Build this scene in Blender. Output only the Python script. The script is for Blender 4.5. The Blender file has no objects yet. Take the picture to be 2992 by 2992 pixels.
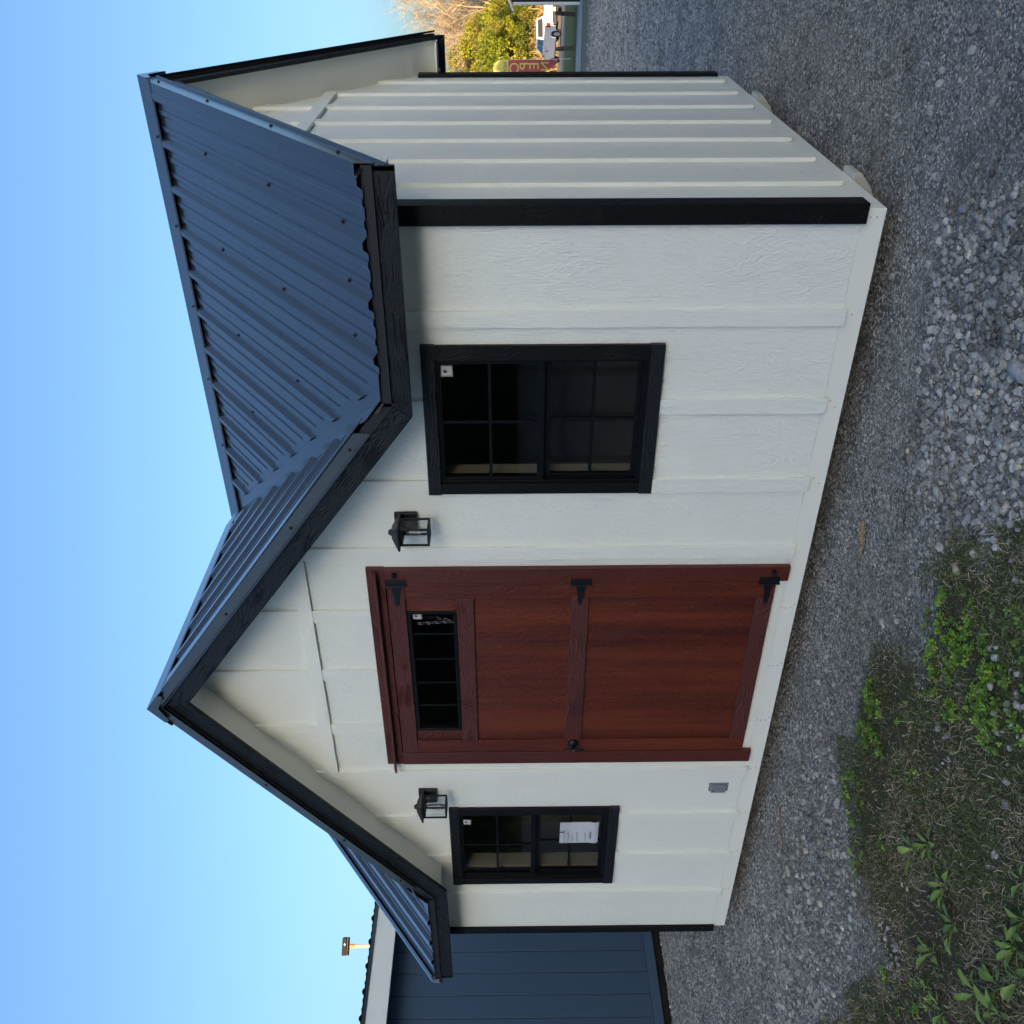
import bpy, bmesh, math, random
import numpy as np
from mathutils import Vector, Matrix

random.seed(7)
RNG = np.random.RandomState(11)
S = bpy.context.scene
COL = S.collection
R = math.radians

# ------------------------------------------------------------------ camera
CAM = Vector((1.0294, -3.5730, 1.4094))
YAW, PITCH, ROLL, FPX = R(34.3908), R(-0.4024), R(-0.4286), 2662.68
_cy, _sy, _cp, _sp = math.cos(YAW), math.sin(YAW), math.cos(PITCH), math.sin(PITCH)
_f = Vector((-_sy * _cp, _cy * _cp, _sp))
_r = Vector((_cy, _sy, 0))
_u = _r.cross(_f)
_cr, _sr = math.cos(ROLL), math.sin(ROLL)
_right = _cr * _r + _sr * _u
_up = -_sr * _r + _cr * _u
cd = bpy.data.cameras.new("camera")
cam = bpy.data.objects.new("camera", cd)
COL.objects.link(cam)
# the phone was held on its side: picture-up is world-right
mx, my, mz = -_up, _right, -_f
cam.matrix_world = Matrix(((mx.x, my.x, mz.x, CAM.x), (mx.y, my.y, mz.y, CAM.y),
                           (mx.z, my.z, mz.z, CAM.z), (0, 0, 0, 1)))
cd.sensor_width = 36
cd.lens = FPX / 2992 * 36
cd.clip_start = 0.05
cd.clip_end = 3000
S.camera = cam

# ------------------------------------------------------------------ sky, sun, exposure
SUN_EL, SUN_AZ = R(10), R(145)            # azimuth clockwise from +Y
world = bpy.data.worlds.new("World")
S.world = world
world.use_nodes = True
wn = world.node_tree
sk = wn.nodes.new("ShaderNodeTexSky")
sk.sky_type = "NISHITA"
sk.sun_disc = False
sk.sun_elevation = SUN_EL
sk.sun_rotation = SUN_AZ
sk.altitude = 0
sk.air_density = 1.0
sk.dust_density = 4.0
sk.ozone_density = 3.4
wn.links.new(sk.outputs[0], wn.nodes["Background"].inputs[0])
wn.nodes["Background"].inputs[1].default_value = 0.15
sl = bpy.data.lights.new("sun", "SUN")
sl.energy = 5.0
sl.angle = R(0.53)
sl.color = (1.0, 0.68, 0.36)
sun = bpy.data.objects.new("sun", sl)
COL.objects.link(sun)
_sd = Vector((math.sin(SUN_AZ) * math.cos(SUN_EL), math.cos(SUN_AZ) * math.cos(SUN_EL), math.sin(SUN_EL)))
sun.rotation_euler = _sd.to_track_quat("Z", "Y").to_euler()
sun.location = (20, -20, 20)
S.view_settings.view_transform = "Standard"
S.view_settings.look = "None"
S.view_settings.gamma = 1
S.view_settings.use_curve_mapping = False
S.view_settings.exposure = 1.38
try:
    S.cycles.max_bounces = 8
    S.cycles.transparent_max_bounces = 12
except Exception:
    pass

# ------------------------------------------------------------------ material helpers
def new_mat(name):
    m = bpy.data.materials.new(name)
    m.use_nodes = True
    nt = m.node_tree
    b = nt.nodes["Principled BSDF"]
    return m, nt, b

def nd(nt, kind, **kw):
    n = nt.nodes.new(kind)
    for k, v in kw.items():
        if k in n.inputs.keys():
            n.inputs[k].default_value = v
        else:
            setattr(n, k, v)
    return n

def ramp(nt, stops, src=None):
    r = nt.nodes.new("ShaderNodeValToRGB")
    el = r.color_ramp.elements
    while len(el) < len(stops):
        el.new(0.5)
    for e, (p, c) in zip(el, stops):
        e.position = p
        e.color = tuple(c) + (1,) if len(c) == 3 else c
    if src is not None:
        nt.links.new(src, r.inputs[0])
    return r

def mathn(nt, op, a, b=None, c=None):
    n = nt.nodes.new("ShaderNodeMath")
    n.operation = op
    for i, v in enumerate((a, b, c)):
        if v is None:
            continue
        if hasattr(v, "is_linked") or hasattr(v, "links"):
            nt.links.new(v, n.inputs[i])
        else:
            n.inputs[i].default_value = v
    return n.outputs[0]

def mixc(nt, fac, a, b, mode="MIX"):
    n = nt.nodes.new("ShaderNodeMix")
    n.data_type = "RGBA"
    n.blend_type = mode
    for i, v in ((0, fac), (6, a), (7, b)):
        if hasattr(v, "links"):
            nt.links.new(v, n.inputs[i])
        elif i == 0:
            n.inputs[0].default_value = v
        else:
            n.inputs[i].default_value = tuple(v) + (1,) if len(v) == 3 else v
    return n.outputs[2]

def flat(name, col, rough=0.5, metal=0.0, spec=0.5, coat=0.0):
    m, nt, b = new_mat(name)
    b.inputs["Base Color"].default_value = tuple(col) + (1,)
    b.inputs["Roughness"].default_value = rough
    b.inputs["Metallic"].default_value = metal
    b.inputs["Specular IOR Level"].default_value = spec
    b.inputs["Coat Weight"].default_value = coat
    return m

def emboss(name, col, col2, grain="Z", rough=0.45, depth=0.0016, spec=0.5, roty=0.0, rotx=0.0,
           swirl=0.5, ring=46.0, streak=0.0, streak_cols=None, scale=1.0, wear=None):
    """painted engineered-wood board: cedar-grain relief running along `grain`."""
    m, nt, b = new_mat(name)
    tc = nd(nt, "ShaderNodeTexCoord")
    geo = nd(nt, "ShaderNodeNewGeometry")
    mp = nd(nt, "ShaderNodeMapping")
    mp.inputs["Rotation"].default_value = (rotx, roty, 0)
    nt.links.new(geo.outputs["Position"], mp.inputs[0])
    info = nd(nt, "ShaderNodeObjectInfo")
    off = nd(nt, "ShaderNodeVectorMath", operation="ADD")
    comb = nd(nt, "ShaderNodeCombineXYZ")
    for i in range(3):
        nt.links.new(mathn(nt, "MULTIPLY", info.outputs["Random"], (7.3, 5.1, 11.7)[i]), comb.inputs[i])
    nt.links.new(mp.outputs[0], off.inputs[0])
    nt.links.new(comb.outputs[0], off.inputs[1])
    sc = {"X": (0.22, 1, 1), "Y": (1, 0.22, 1), "Z": (1, 1, 0.22)}[grain]
    m2 = nd(nt, "ShaderNodeMapping")
    m2.inputs["Scale"].default_value = tuple(s * scale for s in sc)
    nt.links.new(off.outputs[0], m2.inputs[0])
    # broad figure that the rings follow
    n1 = nd(nt, "ShaderNodeTexNoise", Scale=5.0, Detail=2.0, Roughness=0.5)
    nt.links.new(m2.outputs[0], n1.inputs["Vector"])
    rings = mathn(nt, "MULTIPLY", n1.outputs[0], ring)
    n1b = nd(nt, "ShaderNodeTexNoise", Scale=60.0, Detail=2.0)
    nt.links.new(m2.outputs[0], n1b.inputs["Vector"])
    rings = mathn(nt, "ADD", rings, mathn(nt, "MULTIPLY", n1b.outputs[0], 1.1))
    saw = mathn(nt, "FRACT", rings)
    tri = mathn(nt, "POWER", mathn(nt, "ABSOLUTE", mathn(nt, "SUBTRACT", saw, 0.5)), 2.2)
    # fine fibre
    m3 = nd(nt, "ShaderNodeMapping")
    m3.inputs["Scale"].default_value = tuple((1.0 if s > 0.5 else 0.3) * scale for s in sc)
    nt.links.new(off.outputs[0], m3.inputs[0])
    n2 = nd(nt, "ShaderNodeTexNoise", Scale=120.0, Detail=3.0, Roughness=0.6, Distortion=0.6)
    nt.links.new(m3.outputs[0], n2.inputs["Vector"])
    msk = nd(nt, "ShaderNodeTexNoise", Scale=7.0, Detail=1.0)
    nt.links.new(off.outputs[0], msk.inputs["Vector"])
    mk = ramp(nt, [(0.42, (0, 0, 0)), (0.6, (1, 1, 1))], msk.outputs[0])
    h = mathn(nt, "ADD", mathn(nt, "MULTIPLY", mathn(nt, "MULTIPLY", tri, 4.0 * swirl), mk.outputs[0]),
              mathn(nt, "MULTIPLY", n2.outputs[0], 1.7))
    bmp = nd(nt, "ShaderNodeBump", Strength=1.0, Distance=depth)
    nt.links.new(h, bmp.inputs["Height"])
    nt.links.new(bmp.outputs[0], b.inputs["Normal"])
    big = nd(nt, "ShaderNodeTexNoise", Scale=1.7, Detail=4.0)
    nt.links.new(off.outputs[0], big.inputs["Vector"])
    c = mixc(nt, big.outputs[0], col, col2)
    if streak:
        m4 = nd(nt, "ShaderNodeMapping")
        m4.inputs["Scale"].default_value = {"X": (0.35, 6, 6), "Y": (6, 0.35, 6), "Z": (7, 7, 0.35)}[grain]
        nt.links.new(off.outputs[0], m4.inputs[0])
        n4 = nd(nt, "ShaderNodeTexNoise", Scale=1.6, Detail=5.0, Roughness=0.62)
        nt.links.new(m4.outputs[0], n4.inputs["Vector"])
        rr = ramp(nt, [(0.34, (0, 0, 0)), (0.66, (1, 1, 1))], n4.outputs[0])
        c = mixc(nt, rr.outputs[0], streak_cols[0], streak_cols[1])
    nt.links.new(c, b.inputs["Base Color"])
    nr = mathn(nt, "ADD", mathn(nt, "MULTIPLY", n2.outputs[0], 0.2), rough - 0.1)
    nt.links.new(nr, b.inputs["Roughness"])
    b.inputs["Specular IOR Level"].default_value = spec
    return m

W1, W2 = (0.80, 0.825, 0.775), (0.845, 0.865, 0.815)
M = {}
M["siding"] = emboss("white_siding_paint", W1, W2, "Z", 0.40, 0.0038, swirl=0.40)
M["batten"] = emboss("white_batten_paint", W1, W2, "Z", 0.40, 0.0036, swirl=0.3)
M["band"] = emboss("white_band_paint", W1, W2, "X", 0.42, 0.0022, swirl=0.3)
M["band_y"] = emboss("white_band_paint_side", W1, W2, "Y", 0.48, 0.0009, swirl=0.3)
M["soffit"] = emboss("white_soffit_paint", W1, W2, "X", 0.55, 0.0009)
M["beam"] = emboss("cream_beam_paint", (0.78, 0.79, 0.73), (0.82, 0.83, 0.77), "X", 0.5, 0.0005, swirl=0.2)
BK, BK2 = (0.0045, 0.0048, 0.006), (0.008, 0.008, 0.010)
M["black_z"] = emboss("black_trim_upright", BK, BK2, "Z", 0.40, 0.0022, spec=0.16, swirl=1.0, scale=1.2)
M["black_x"] = emboss("black_trim_level", BK, BK2, "X", 0.36, 0.0030, spec=0.42, swirl=1.6, ring=26.0, scale=1.2)
M["black_y"] = emboss("black_trim_level_side", BK, BK2, "Y", 0.36, 0.0030, spec=0.42, swirl=1.6, ring=26.0, scale=1.2)
PA = math.atan(0.757)
M["black_rr"] = emboss("black_rake_falling_right", BK, BK2, "X", 0.36, 0.0030, spec=0.42, swirl=1.6, ring=26.0, roty=-PA, scale=1.2)
M["black_rl"] = emboss("black_rake_falling_left", BK, BK2, "X", 0.36, 0.0030, spec=0.42, swirl=1.6, ring=26.0, roty=PA, scale=1.2)
RD = ((0.062, 0.0110, 0.007), (0.145, 0.027, 0.011))
M["red_z"] = emboss("red_brown_stain_upright", RD[0], RD[1], "Z", 0.38, 0.0032, spec=.35, swirl=0.5, streak=1, streak_cols=RD)
M["red_rail"] = emboss("red_brown_stain_rail", (0.075, 0.020, 0.016), (0.11, 0.027, 0.020), "X", 0.36, 0.0034, spec=.4, swirl=1.2)
M["red_case"] = emboss("red_brown_casing", (0.065, 0.014, 0.010), (0.11, 0.023, 0.014), "Z", 0.38, 0.0024, spec=.4, swirl=0.5)

def roof_metal(name, col=(0.018, 0.021, 0.028), rough=0.28):
    m, nt, b = new_mat(name)
    geo = nd(nt, "ShaderNodeNewGeometry")
    n = nd(nt, "ShaderNodeTexNoise", Scale=2.2, Detail=3.0)
    nt.links.new(geo.outputs["Position"], n.inputs["Vector"])
    n2 = nd(nt, "ShaderNodeTexNoise", Scale=40.0, Detail=3.0)
    nt.links.new(geo.outputs["Position"], n2.inputs["Vector"])
    nt.links.new(mixc(nt, n.outputs[0], [c * 0.85 for c in col], [c * 1.2 for c in col]), b.inputs["Base Color"])
    nt.links.new(mathn(nt, "ADD", mathn(nt, "MULTIPLY", n.outputs[0], 0.10), rough - 0.05), b.inputs["Roughness"])
    b.inputs["Specular IOR Level"].default_value = 0.9
    b.inputs["Metallic"].default_value = 0.0
    b.inputs["Coat Weight"].default_value = 0.8
    b.inputs["Coat Roughness"].default_value = 0.20
    return m

M["roof"] = roof_metal("black_ribbed_roof_metal")
M["flash"] = roof_metal("black_flashing_metal", (0.018, 0.02, 0.024), 0.34)
M["drip"] = flat("matt_black_drip_metal", (0.013, 0.013, 0.015), 0.5)
M["screw"] = flat("dark_screw", (0.012, 0.010, 0.010), 0.6)
M["vinyl"] = flat("black_vinyl", (0.005, 0.006, 0.008), 0.32, spec=.2)
M["iron"] = flat("black_iron", (0.006, 0.0065, 0.009), 0.42, spec=.35)
M["iron_shine"] = flat("bare_steel", (0.45, 0.46, 0.48), 0.3, 1.0)
M["steel"] = flat("zinc_steel", (0.55, 0.56, 0.58), 0.35, 1.0)
M["greyplastic"] = flat("grey_box_plastic", (0.20, 0.215, 0.24), 0.4)
M["paper"] = flat("white_paper", (0.52, 0.54, 0.60), 0.7)
M["sticker"] = flat("pale_sticker", (0.55, 0.56, 0.55), 0.5)
M["ink"] = flat("black_ink", (0.012, 0.012, 0.014), 0.6)
M["inkgrey"] = flat("grey_ink", (0.07, 0.075, 0.09), 0.6)
M["stud"] = flat("pine_stud", (0.62, 0.52, 0.34), 0.7)
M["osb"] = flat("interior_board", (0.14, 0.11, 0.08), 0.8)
M["pale_end"] = flat("bare_galvanised_edge", (0.35, 0.37, 0.36), 0.45)
M["tape"] = flat("torn_brown_flashing_tape", (0.07, 0.06, 0.05), 0.6)

def glass(name, tint=(0.9, 0.92, 0.95), ior=1.5, t=1.0):
    m = bpy.data.materials.new(name)
    m.use_nodes = True
    nt = m.node_tree
    nt.nodes.clear()
    o = nt.nodes.new("ShaderNodeOutputMaterial")
    lw = nd(nt, "ShaderNodeLayerWeight", Blend=0.5)
    fac = mathn(nt, "MULTIPLY_ADD", mathn(nt, "POWER", lw.outputs["Facing"], 5.0), 0.9, 0.045)
    tr = nd(nt, "ShaderNodeBsdfTransparent")
    tr.inputs[0].default_value = tuple(tint) + (1,)
    gl = nd(nt, "ShaderNodeBsdfGlossy")
    gl.inputs["Roughness"].default_value = 0.01
    gl.inputs["Color"].default_value = (t, t, t, 1)
    mx_ = nt.nodes.new("ShaderNodeMixShader")
    nt.links.new(fac, mx_.inputs[0])
    nt.links.new(tr.outputs[0], mx_.inputs[1])
    nt.links.new(gl.outputs[0], mx_.inputs[2])
    nt.links.new(mx_.outputs[0], o.inputs[0])
    return m
M["glass"] = glass("window_glass", (0.45, 0.47, 0.50))
M["clear"] = glass("clear_lamp_glass", (0.93, 0.95, 0.96))
M["bulb"] = glass("bulb_glass", (0.88, 0.90, 0.92), 1.45)
M["filament"] = flat("amber_filament", (0.8, 0.55, 0.3), 0.4)

# ------------------------------------------------------------------ mesh helpers
class MB:
    def __init__(self):
        self.v, self.f = [], []
    def add(self, vs, fs):
        n = len(self.v)
        self.v += [tuple(p) for p in vs]
        self.f += [tuple(i + n for i in f) for f in fs]
        return self
    def box(self, x0, x1, y0, y1, z0, z1):
        return self.add([(x0, y0, z0), (x1, y0, z0), (x1, y1, z0), (x0, y1, z0),
                         (x0, y0, z1), (x1, y0, z1), (x1, y1, z1), (x0, y1, z1)],
                        [(0, 3, 2, 1), (4, 5, 6, 7), (0, 1, 5, 4), (1, 2, 6, 5), (2, 3, 7, 6), (3, 0, 4, 7)])
    def prism(self, pts, a, b):
        """pts 3-D polygon; extruded by the vector b-a (a,b vectors added)."""
        n = len(pts)
        A = [Vector(p) + Vector(a) for p in pts]
        B = [Vector(p) + Vector(b) for p in pts]
        nrm = (A[1] - A[0]).cross(A[2] - A[0])
        d = Vector(b) - Vector(a)
        fs = [tuple(range(n))[::-1], tuple(range(n, 2 * n))] + [(i, (i + 1) % n, n + (i + 1) % n, n + i) for i in range(n)]
        if nrm.dot(d) < 0:
            fs = [f[::-1] for f in fs]
        return self.add(A + B, fs)
    def xz(self, poly, y0, y1):
        return self.prism([(x, 0, z) for x, z in poly], (0, y0, 0), (0, y1, 0))
    def yz(self, poly, x0, x1):
        return self.prism([(0, y, z) for y, z in poly], (x0, 0, 0), (x1, 0, 0))
    def tube(self, pts, rad, n=8, cap=True):
        pts = [Vector(p) for p in pts]
        rr = rad if isinstance(rad, (list, tuple)) else [rad] * len(pts)
        rings = []
        prev = None
        for i, p in enumerate(pts):
            t = (pts[min(i + 1, len(pts) - 1)] - pts[max(i - 1, 0)]).normalized()
            if prev is None:
                a = t.cross(Vector((0, 0, 1)))
                if a.length < 0.01:
                    a = t.cross(Vector((1, 0, 0)))
            else:
                a = prev - t * prev.dot(t)
            a.normalize()
            prev = a
            b = t.cross(a)
            rings.append([p + (a * math.cos(k * 2 * math.pi / n) + b * math.sin(k * 2 * math.pi / n)) * rr[i] for k in range(n)])
        vs = [q for r_ in rings for q in r_]
        fs = []
        for i in range(len(pts) - 1):
            for k in range(n):
                k2 = (k + 1) % n
                fs.append((i * n + k, i * n + k2, (i + 1) * n + k2, (i + 1) * n + k))
        if cap:
            fs.append(tuple(range(n))[::-1])
            fs.append(tuple((len(pts) - 1) * n + k for k in range(n)))
        return self.add(vs, fs)
    def mesh(self, name):
        me = bpy.data.meshes.new(name)
        me.from_pydata(self.v, [], self.f)
        me.update()
        return me
    def build(self, name, mat, parent=None, bevel=0.0, smooth=False, weld=False):
        me = self.mesh(name)
        if weld:
            bm = bmesh.new(); bm.from_mesh(me)
            bmesh.ops.remove_doubles(bm, verts=bm.verts, dist=1e-5)
            bm.to_mesh(me); bm.free()
        return link(name, me, mat, parent, bevel, smooth)

def link(name, me, mat, parent=None, bevel=0.0, smooth=False):
    if mat is not None and not me.materials:
        me.materials.append(mat)
    if smooth:
        me.polygons.foreach_set("use_smooth", [True] * len(me.polygons))
    o = bpy.data.objects.new(name, me)
    COL.objects.link(o)
    if parent is not None:
        o.parent = parent
        o.matrix_parent_inverse = Matrix.Identity(4)
        if PARENT_WORLD.get(parent.name) is not None:
            o.location = -PARENT_WORLD[parent.name]
    if bevel:
        b = o.modifiers.new("bevel", "BEVEL")
        b.width = bevel
        b.segments = 1
        b.limit_method = "ANGLE"
    return o
PARENT_WORLD = {}

def thing(name, label, cat, loc=(0, 0, 0), group=None, rz=0.0):
    o = bpy.data.objects.new(name, None)
    COL.objects.link(o)
    o.location = loc
    o.rotation_euler = (0, 0, rz)
    o.empty_display_size = 0.1
    tag(o, label, cat, group)
    return o

def tag(o, label=None, cat=None, group=None, kind=None):
    if label: o["label"] = label
    if cat: o["category"] = cat
    if group: o["group"] = group
    if kind: o["kind"] = kind
    return o

def np_mesh(name, V, F, mat, cols=None, smooth=False):
    me = bpy.data.meshes.new(name)
    V = np.asarray(V, np.float32).reshape(-1, 3)
    F = np.asarray(F, np.int32)
    k = F.shape[1]
    me.vertices.add(len(V)); me.vertices.foreach_set("co", V.ravel())
    me.loops.add(F.size); me.loops.foreach_set("vertex_index", F.ravel())
    me.polygons.add(len(F))
    me.polygons.foreach_set("loop_start", np.arange(0, F.size, k, dtype=np.int32))
    me.polygons.foreach_set("loop_total", np.full(len(F), k, np.int32))
    if cols is not None:
        a = me.color_attributes.new("col", "FLOAT_COLOR", "POINT")
        c = np.ones((len(V), 4), np.float32); c[:, :3] = cols
        a.data.foreach_set("color", c.ravel())
    me.update(calc_edges=True)
    if smooth:
        me.polygons.foreach_set("use_smooth", np.ones(len(F), bool))
    me.materials.append(mat)
    o = bpy.data.objects.new(name, me)
    COL.objects.link(o)
    return o

# ------------------------------------------------------------------ the ground
def smooth01(t):
    t = np.clip(t, 0, 1)
    return t * t * (3 - 2 * t)

def vnoise(x, y, f, seed=0):
    """cheap smooth 2-D value noise in -1..1"""
    x = np.asarray(x, float) * f + seed * 17.13
    y = np.asarray(y, float) * f + seed * 9.71
    xi, yi = np.floor(x), np.floor(y)
    fx, fy = x - xi, y - yi
    fx, fy = fx * fx * (3 - 2 * fx), fy * fy * (3 - 2 * fy)
    def h(a, b):
        t = np.sin(a * 127.1 + b * 311.7 + seed * 74.7) * 43758.5453
        return (t - np.floor(t)) * 2 - 1
    return (h(xi, yi) * (1 - fx) + h(xi + 1, yi) * fx) * (1 - fy) + (h(xi, yi + 1) * (1 - fx) + h(xi + 1, yi + 1) * fx) * fy

def ground_z(x, y):
    x = np.asarray(x, float); y = np.asarray(y, float)
    z = -0.19 + 0.17 * smooth01((-x - 4.7) / 1.8) * smooth01((13 - y) / 6)
    d = np.maximum(y - 1.5, 0)
    z = z - 0.0405 * (np.sqrt(d * d + 1) - 1) * np.where(d > 0, 1, 0)
    near = smooth01((14 - np.hypot(x, y)) / 6)
    z = z + near * (0.012 * vnoise(x, y, 1.3, 1) + 0.006 * vnoise(x, y, 4.1, 2))
    return z
def gz(x, y):
    return float(ground_z(x, y))

GRASS = [(-.50, -1.45), (-.62, -1.28), (-.88, -.98), (-1.01, -.90), (-1.14, -.92), (-1.30, -1.0), (-1.40, -.98), (-1.52, -.82),
         (-1.65, -.70), (-1.83, -.68), (-2.04, -.70), (-2.14, -.79), (-2.27, -.70), (-2.37, -.60), (-2.45, -.67), (-2.52, -.90),
         (-2.70, -1.06), (-2.76, -1.28), (-2.80, -1.42), (-3.0, -1.45), (-3.2, -1.36), (-3.6, -1.3), (-3.9, -1.2), (-6, -1.5),
         (-6, -5), (-.3, -5), (-.45, -2.2)]
COARSE = [(.10, -.28), (-.19, -.38), (-.45, -.40), (-.8, -.49), (-1.0, -.78), (-.62, -1.2), (-.5, -2.4), (.2, -2.8), (.5, -1.9), (.35, -1.2), (.24, -.7)]
COARSE2 = [(-1.95, -.28), (-4.6, -.25), (-5.2, -1.0), (-4.0, -1.25), (-3.0, -1.3), (-2.7, -1.0), (-2.45, -.55)]

def poly_sd(x, y, poly):
    """signed distance, positive inside"""
    x = np.asarray(x, float); y = np.asarray(y, float)
    d = np.full(x.shape, 1e9); inside = np.zeros(x.shape, bool)
    n = len(poly)
    for i in range(n):
        x0, y0 = poly[i]; x1, y1 = poly[(i + 1) % n]
        ex, ey = x1 - x0, y1 - y0
        t = np.clip(((x - x0) * ex + (y - y0) * ey) / (ex * ex + ey * ey), 0, 1)
        d = np.minimum(d, np.hypot(x - x0 - t * ex, y - y0 - t * ey))
        c = ((y0 > y) != (y1 > y)) & (x < ex * (y - y0) / (ey if ey != 0 else 1e-9) + x0)
        inside ^= c
    return np.where(inside, d, -d)

def grass_m(x, y):
    n = 0.10 * vnoise(x, y, 5, 3) + 0.09 * vnoise(x, y, 14, 4) + .05 * vnoise(x, y, 37, 14)
    return smooth01((poly_sd(x, y, GRASS) + n) / 0.15 + 0.42)
def coarse_m(x, y):
    n = 0.08 * vnoise(x, y, 4, 5) + 0.05 * vnoise(x, y, 11, 6)
    a = smooth01((poly_sd(x, y, COARSE) + n) / 0.16 + 0.5)
    b = smooth01((poly_sd(x, y, COARSE2) + n) / 0.25 + 0.3) * 0.20
    return np.maximum(a * (0.62 + 0.38 * np.clip(vnoise(x, y, 3.1, 9) + .5, 0, 1)), b)

def axis(parts):
    out = []
    for a, b, st in parts:
        out += list(np.arange(a, b, st))
    return np.array(out + [parts[-1][1]])
gx = axis([(-600, -120, 60), (-120, -30, 10), (-30, -8, 1.5), (-8, 4, 0.06), (4, 10, 0.3), (10, 40, 2), (40, 120, 10), (120, 600, 60)])
gy = axis([(-600, -120, 60), (-120, -30, 10), (-30, -6, 1.5), (-6, 3, 0.06), (3, 14, 0.35), (14, 120, 3), (120, 600, 40)])
GX, GY = np.meshgrid(gx, gy, indexing="ij")
GZ = ground_z(GX, GY)
nx_, ny_ = GX.shape
V = np.stack([GX, GY, GZ], -1).reshape(-1, 3)
ii, jj = np.meshgrid(np.arange(nx_ - 1), np.arange(ny_ - 1), indexing="ij")
a_ = (ii * ny_ + jj).ravel()
F = np.stack([a_, a_ + ny_, a_ + ny_ + 1, a_ + 1], 1)

def gravel_mat(name, mask=True):
    m, nt, b = new_mat(name)
    geo = nd(nt, "ShaderNodeNewGeometry")
    pos = geo.outputs["Position"]
    v1 = nd(nt, "ShaderNodeTexVoronoi", Scale=75.0)
    nt.links.new(pos, v1.inputs["Vector"])
    v2 = nd(nt, "ShaderNodeTexVoronoi", Scale=190.0)
    nt.links.new(pos, v2.inputs["Vector"])
    n1 = nd(nt, "ShaderNodeTexNoise", Scale=0.6, Detail=5.0)
    nt.links.new(pos, n1.inputs["Vector"])
    n2 = nd(nt, "ShaderNodeTexNoise", Scale=9.0, Detail=6.0, Roughness=0.7)
    nt.links.new(pos, n2.inputs["Vector"])
    sep = nd(nt, "ShaderNodeSeparateColor")
    nt.links.new(v1.outputs["Color"], sep.inputs[0])
    c1 = ramp(nt, [(0.0, (.11, .107, .10)), (0.45, (.24, .235, .223)), (0.8, (.40, .39, .37)), (1.0, (.66, .64, .58))], sep.outputs[0])
    edge = ramp(nt, [(0.0, (1, 1, 1)), (0.75, (.45, .45, .45))], v1.outputs["Distance"])
    c = mixc(nt, 1.0, c1.outputs[0], edge.outputs[0], "MULTIPLY")
    c = mixc(nt, mathn(nt, "MULTIPLY", n1.outputs[0], .5), c, (.25, .246, .235))
    big = ramp(nt, [(0.32, (.60, .59, .57)), (0.68, (1.35, 1.34, 1.31))], n2.outputs[0])
    c = mixc(nt, 1.0, c, big.outputs[0], "MULTIPLY")
    if mask:
        at = nd(nt, "ShaderNodeAttribute", attribute_name="grass")
        soil = ramp(nt, [(0.3, (.055, .048, .030)), (0.55, (.080, .072, .046)), (0.75, (.15, .13, .095))], n2.outputs[0])
        n5 = nd(nt, "ShaderNodeTexNoise", Scale=4.5, Detail=3.0)
        nt.links.new(pos, n5.inputs["Vector"])
        green = ramp(nt, [(0.42, (0, 0, 0)), (0.62, (.45, .45, .45))], n5.outputs[0])
        soilc = mixc(nt, green.outputs[0], soil.outputs[0], (.050, .068, .022))
        c = mixc(nt, at.outputs["Fac"], c, soilc)
    nt.links.new(c, b.inputs["Base Color"])
    b.inputs["Roughness"].default_value = 0.95
    b.inputs["Specular IOR Level"].default_value = 0.1
    bp = nd(nt, "ShaderNodeBump", Strength=1.0, Distance=0.008)
    h = mathn(nt, "ADD", mathn(nt, "MULTIPLY", v1.outputs["Distance"], -1.0), mathn(nt, "MULTIPLY", v2.outputs["Distance"], -0.4))
    h = mathn(nt, "ADD", h, mathn(nt, "MULTIPLY", n2.outputs[0], 1.2))
    nt.links.new(h, bp.inputs["Height"])
    nt.links.new(bp.outputs[0], b.inputs["Normal"])
    return m
M["ground"] = gravel_mat("gravel_ground")
ground = np_mesh("ground", V, F, M["ground"], smooth=True)
at = ground.data.attributes.new("grass", "FLOAT", "POINT")
gm = grass_m(GX, GY) * (np.hypot(GX, GY) < 20)
at.data.foreach_set("value", gm.ravel().astype(np.float32))
tag(ground, kind="structure")

def strip_sheet(name, x0, x1, y0, y1, mat, lift=0.004, nx=60, ny=8, wob=0.0):
    X, Y = np.meshgrid(np.linspace(x0, x1, nx), np.linspace(0, 1, ny), indexing="ij")
    Y0 = y0 + wob * vnoise(X, X * 0, .35, 31) + wob * .5 * vnoise(X, X * 0, 1.7, 32)
    YY = Y0 + (y1 - Y0) * Y
    Z = ground_z(X, YY) + lift
    Vv = np.stack([X, YY, Z], -1).reshape(-1, 3)
    i, j = np.meshgrid(np.arange(nx - 1), np.arange(ny - 1), indexing="ij")
    a = (i * ny + j).ravel()
    o = np_mesh(name, Vv, np.stack([a, a + ny, a + ny + 1, a + 1], 1), mat, smooth=True)
    return tag(o, kind="structure")

def noise_mat(name, c0, c1, scale=3.0, rough=0.9, bump=0.02, detail=6.0, stretch=(1, 1, 1)):
    m, nt, b = new_mat(name)
    geo = nd(nt, "ShaderNodeNewGeometry")
    mp = nd(nt, "ShaderNodeMapping")
    mp.inputs["Scale"].default_value = stretch
    nt.links.new(geo.outputs["Position"], mp.inputs[0])
    n = nd(nt, "ShaderNodeTexNoise", Scale=scale, Detail=detail, Roughness=0.7)
    nt.links.new(mp.outputs[0], n.inputs["Vector"])
    r_ = ramp(nt, [(0.3, c0), (0.7, c1)], n.outputs[0])
    nt.links.new(r_.outputs[0], b.inputs["Base Color"])
    b.inputs["Roughness"].default_value = rough
    b.inputs["Specular IOR Level"].default_value = 0.12
    if bump:
        bp = nd(nt, "ShaderNodeBump", Strength=0.8, Distance=bump)
        nt.links.new(n.outputs[0], bp.inputs["Height"])
        nt.links.new(bp.outputs[0], b.inputs["Normal"])
    return m
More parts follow.
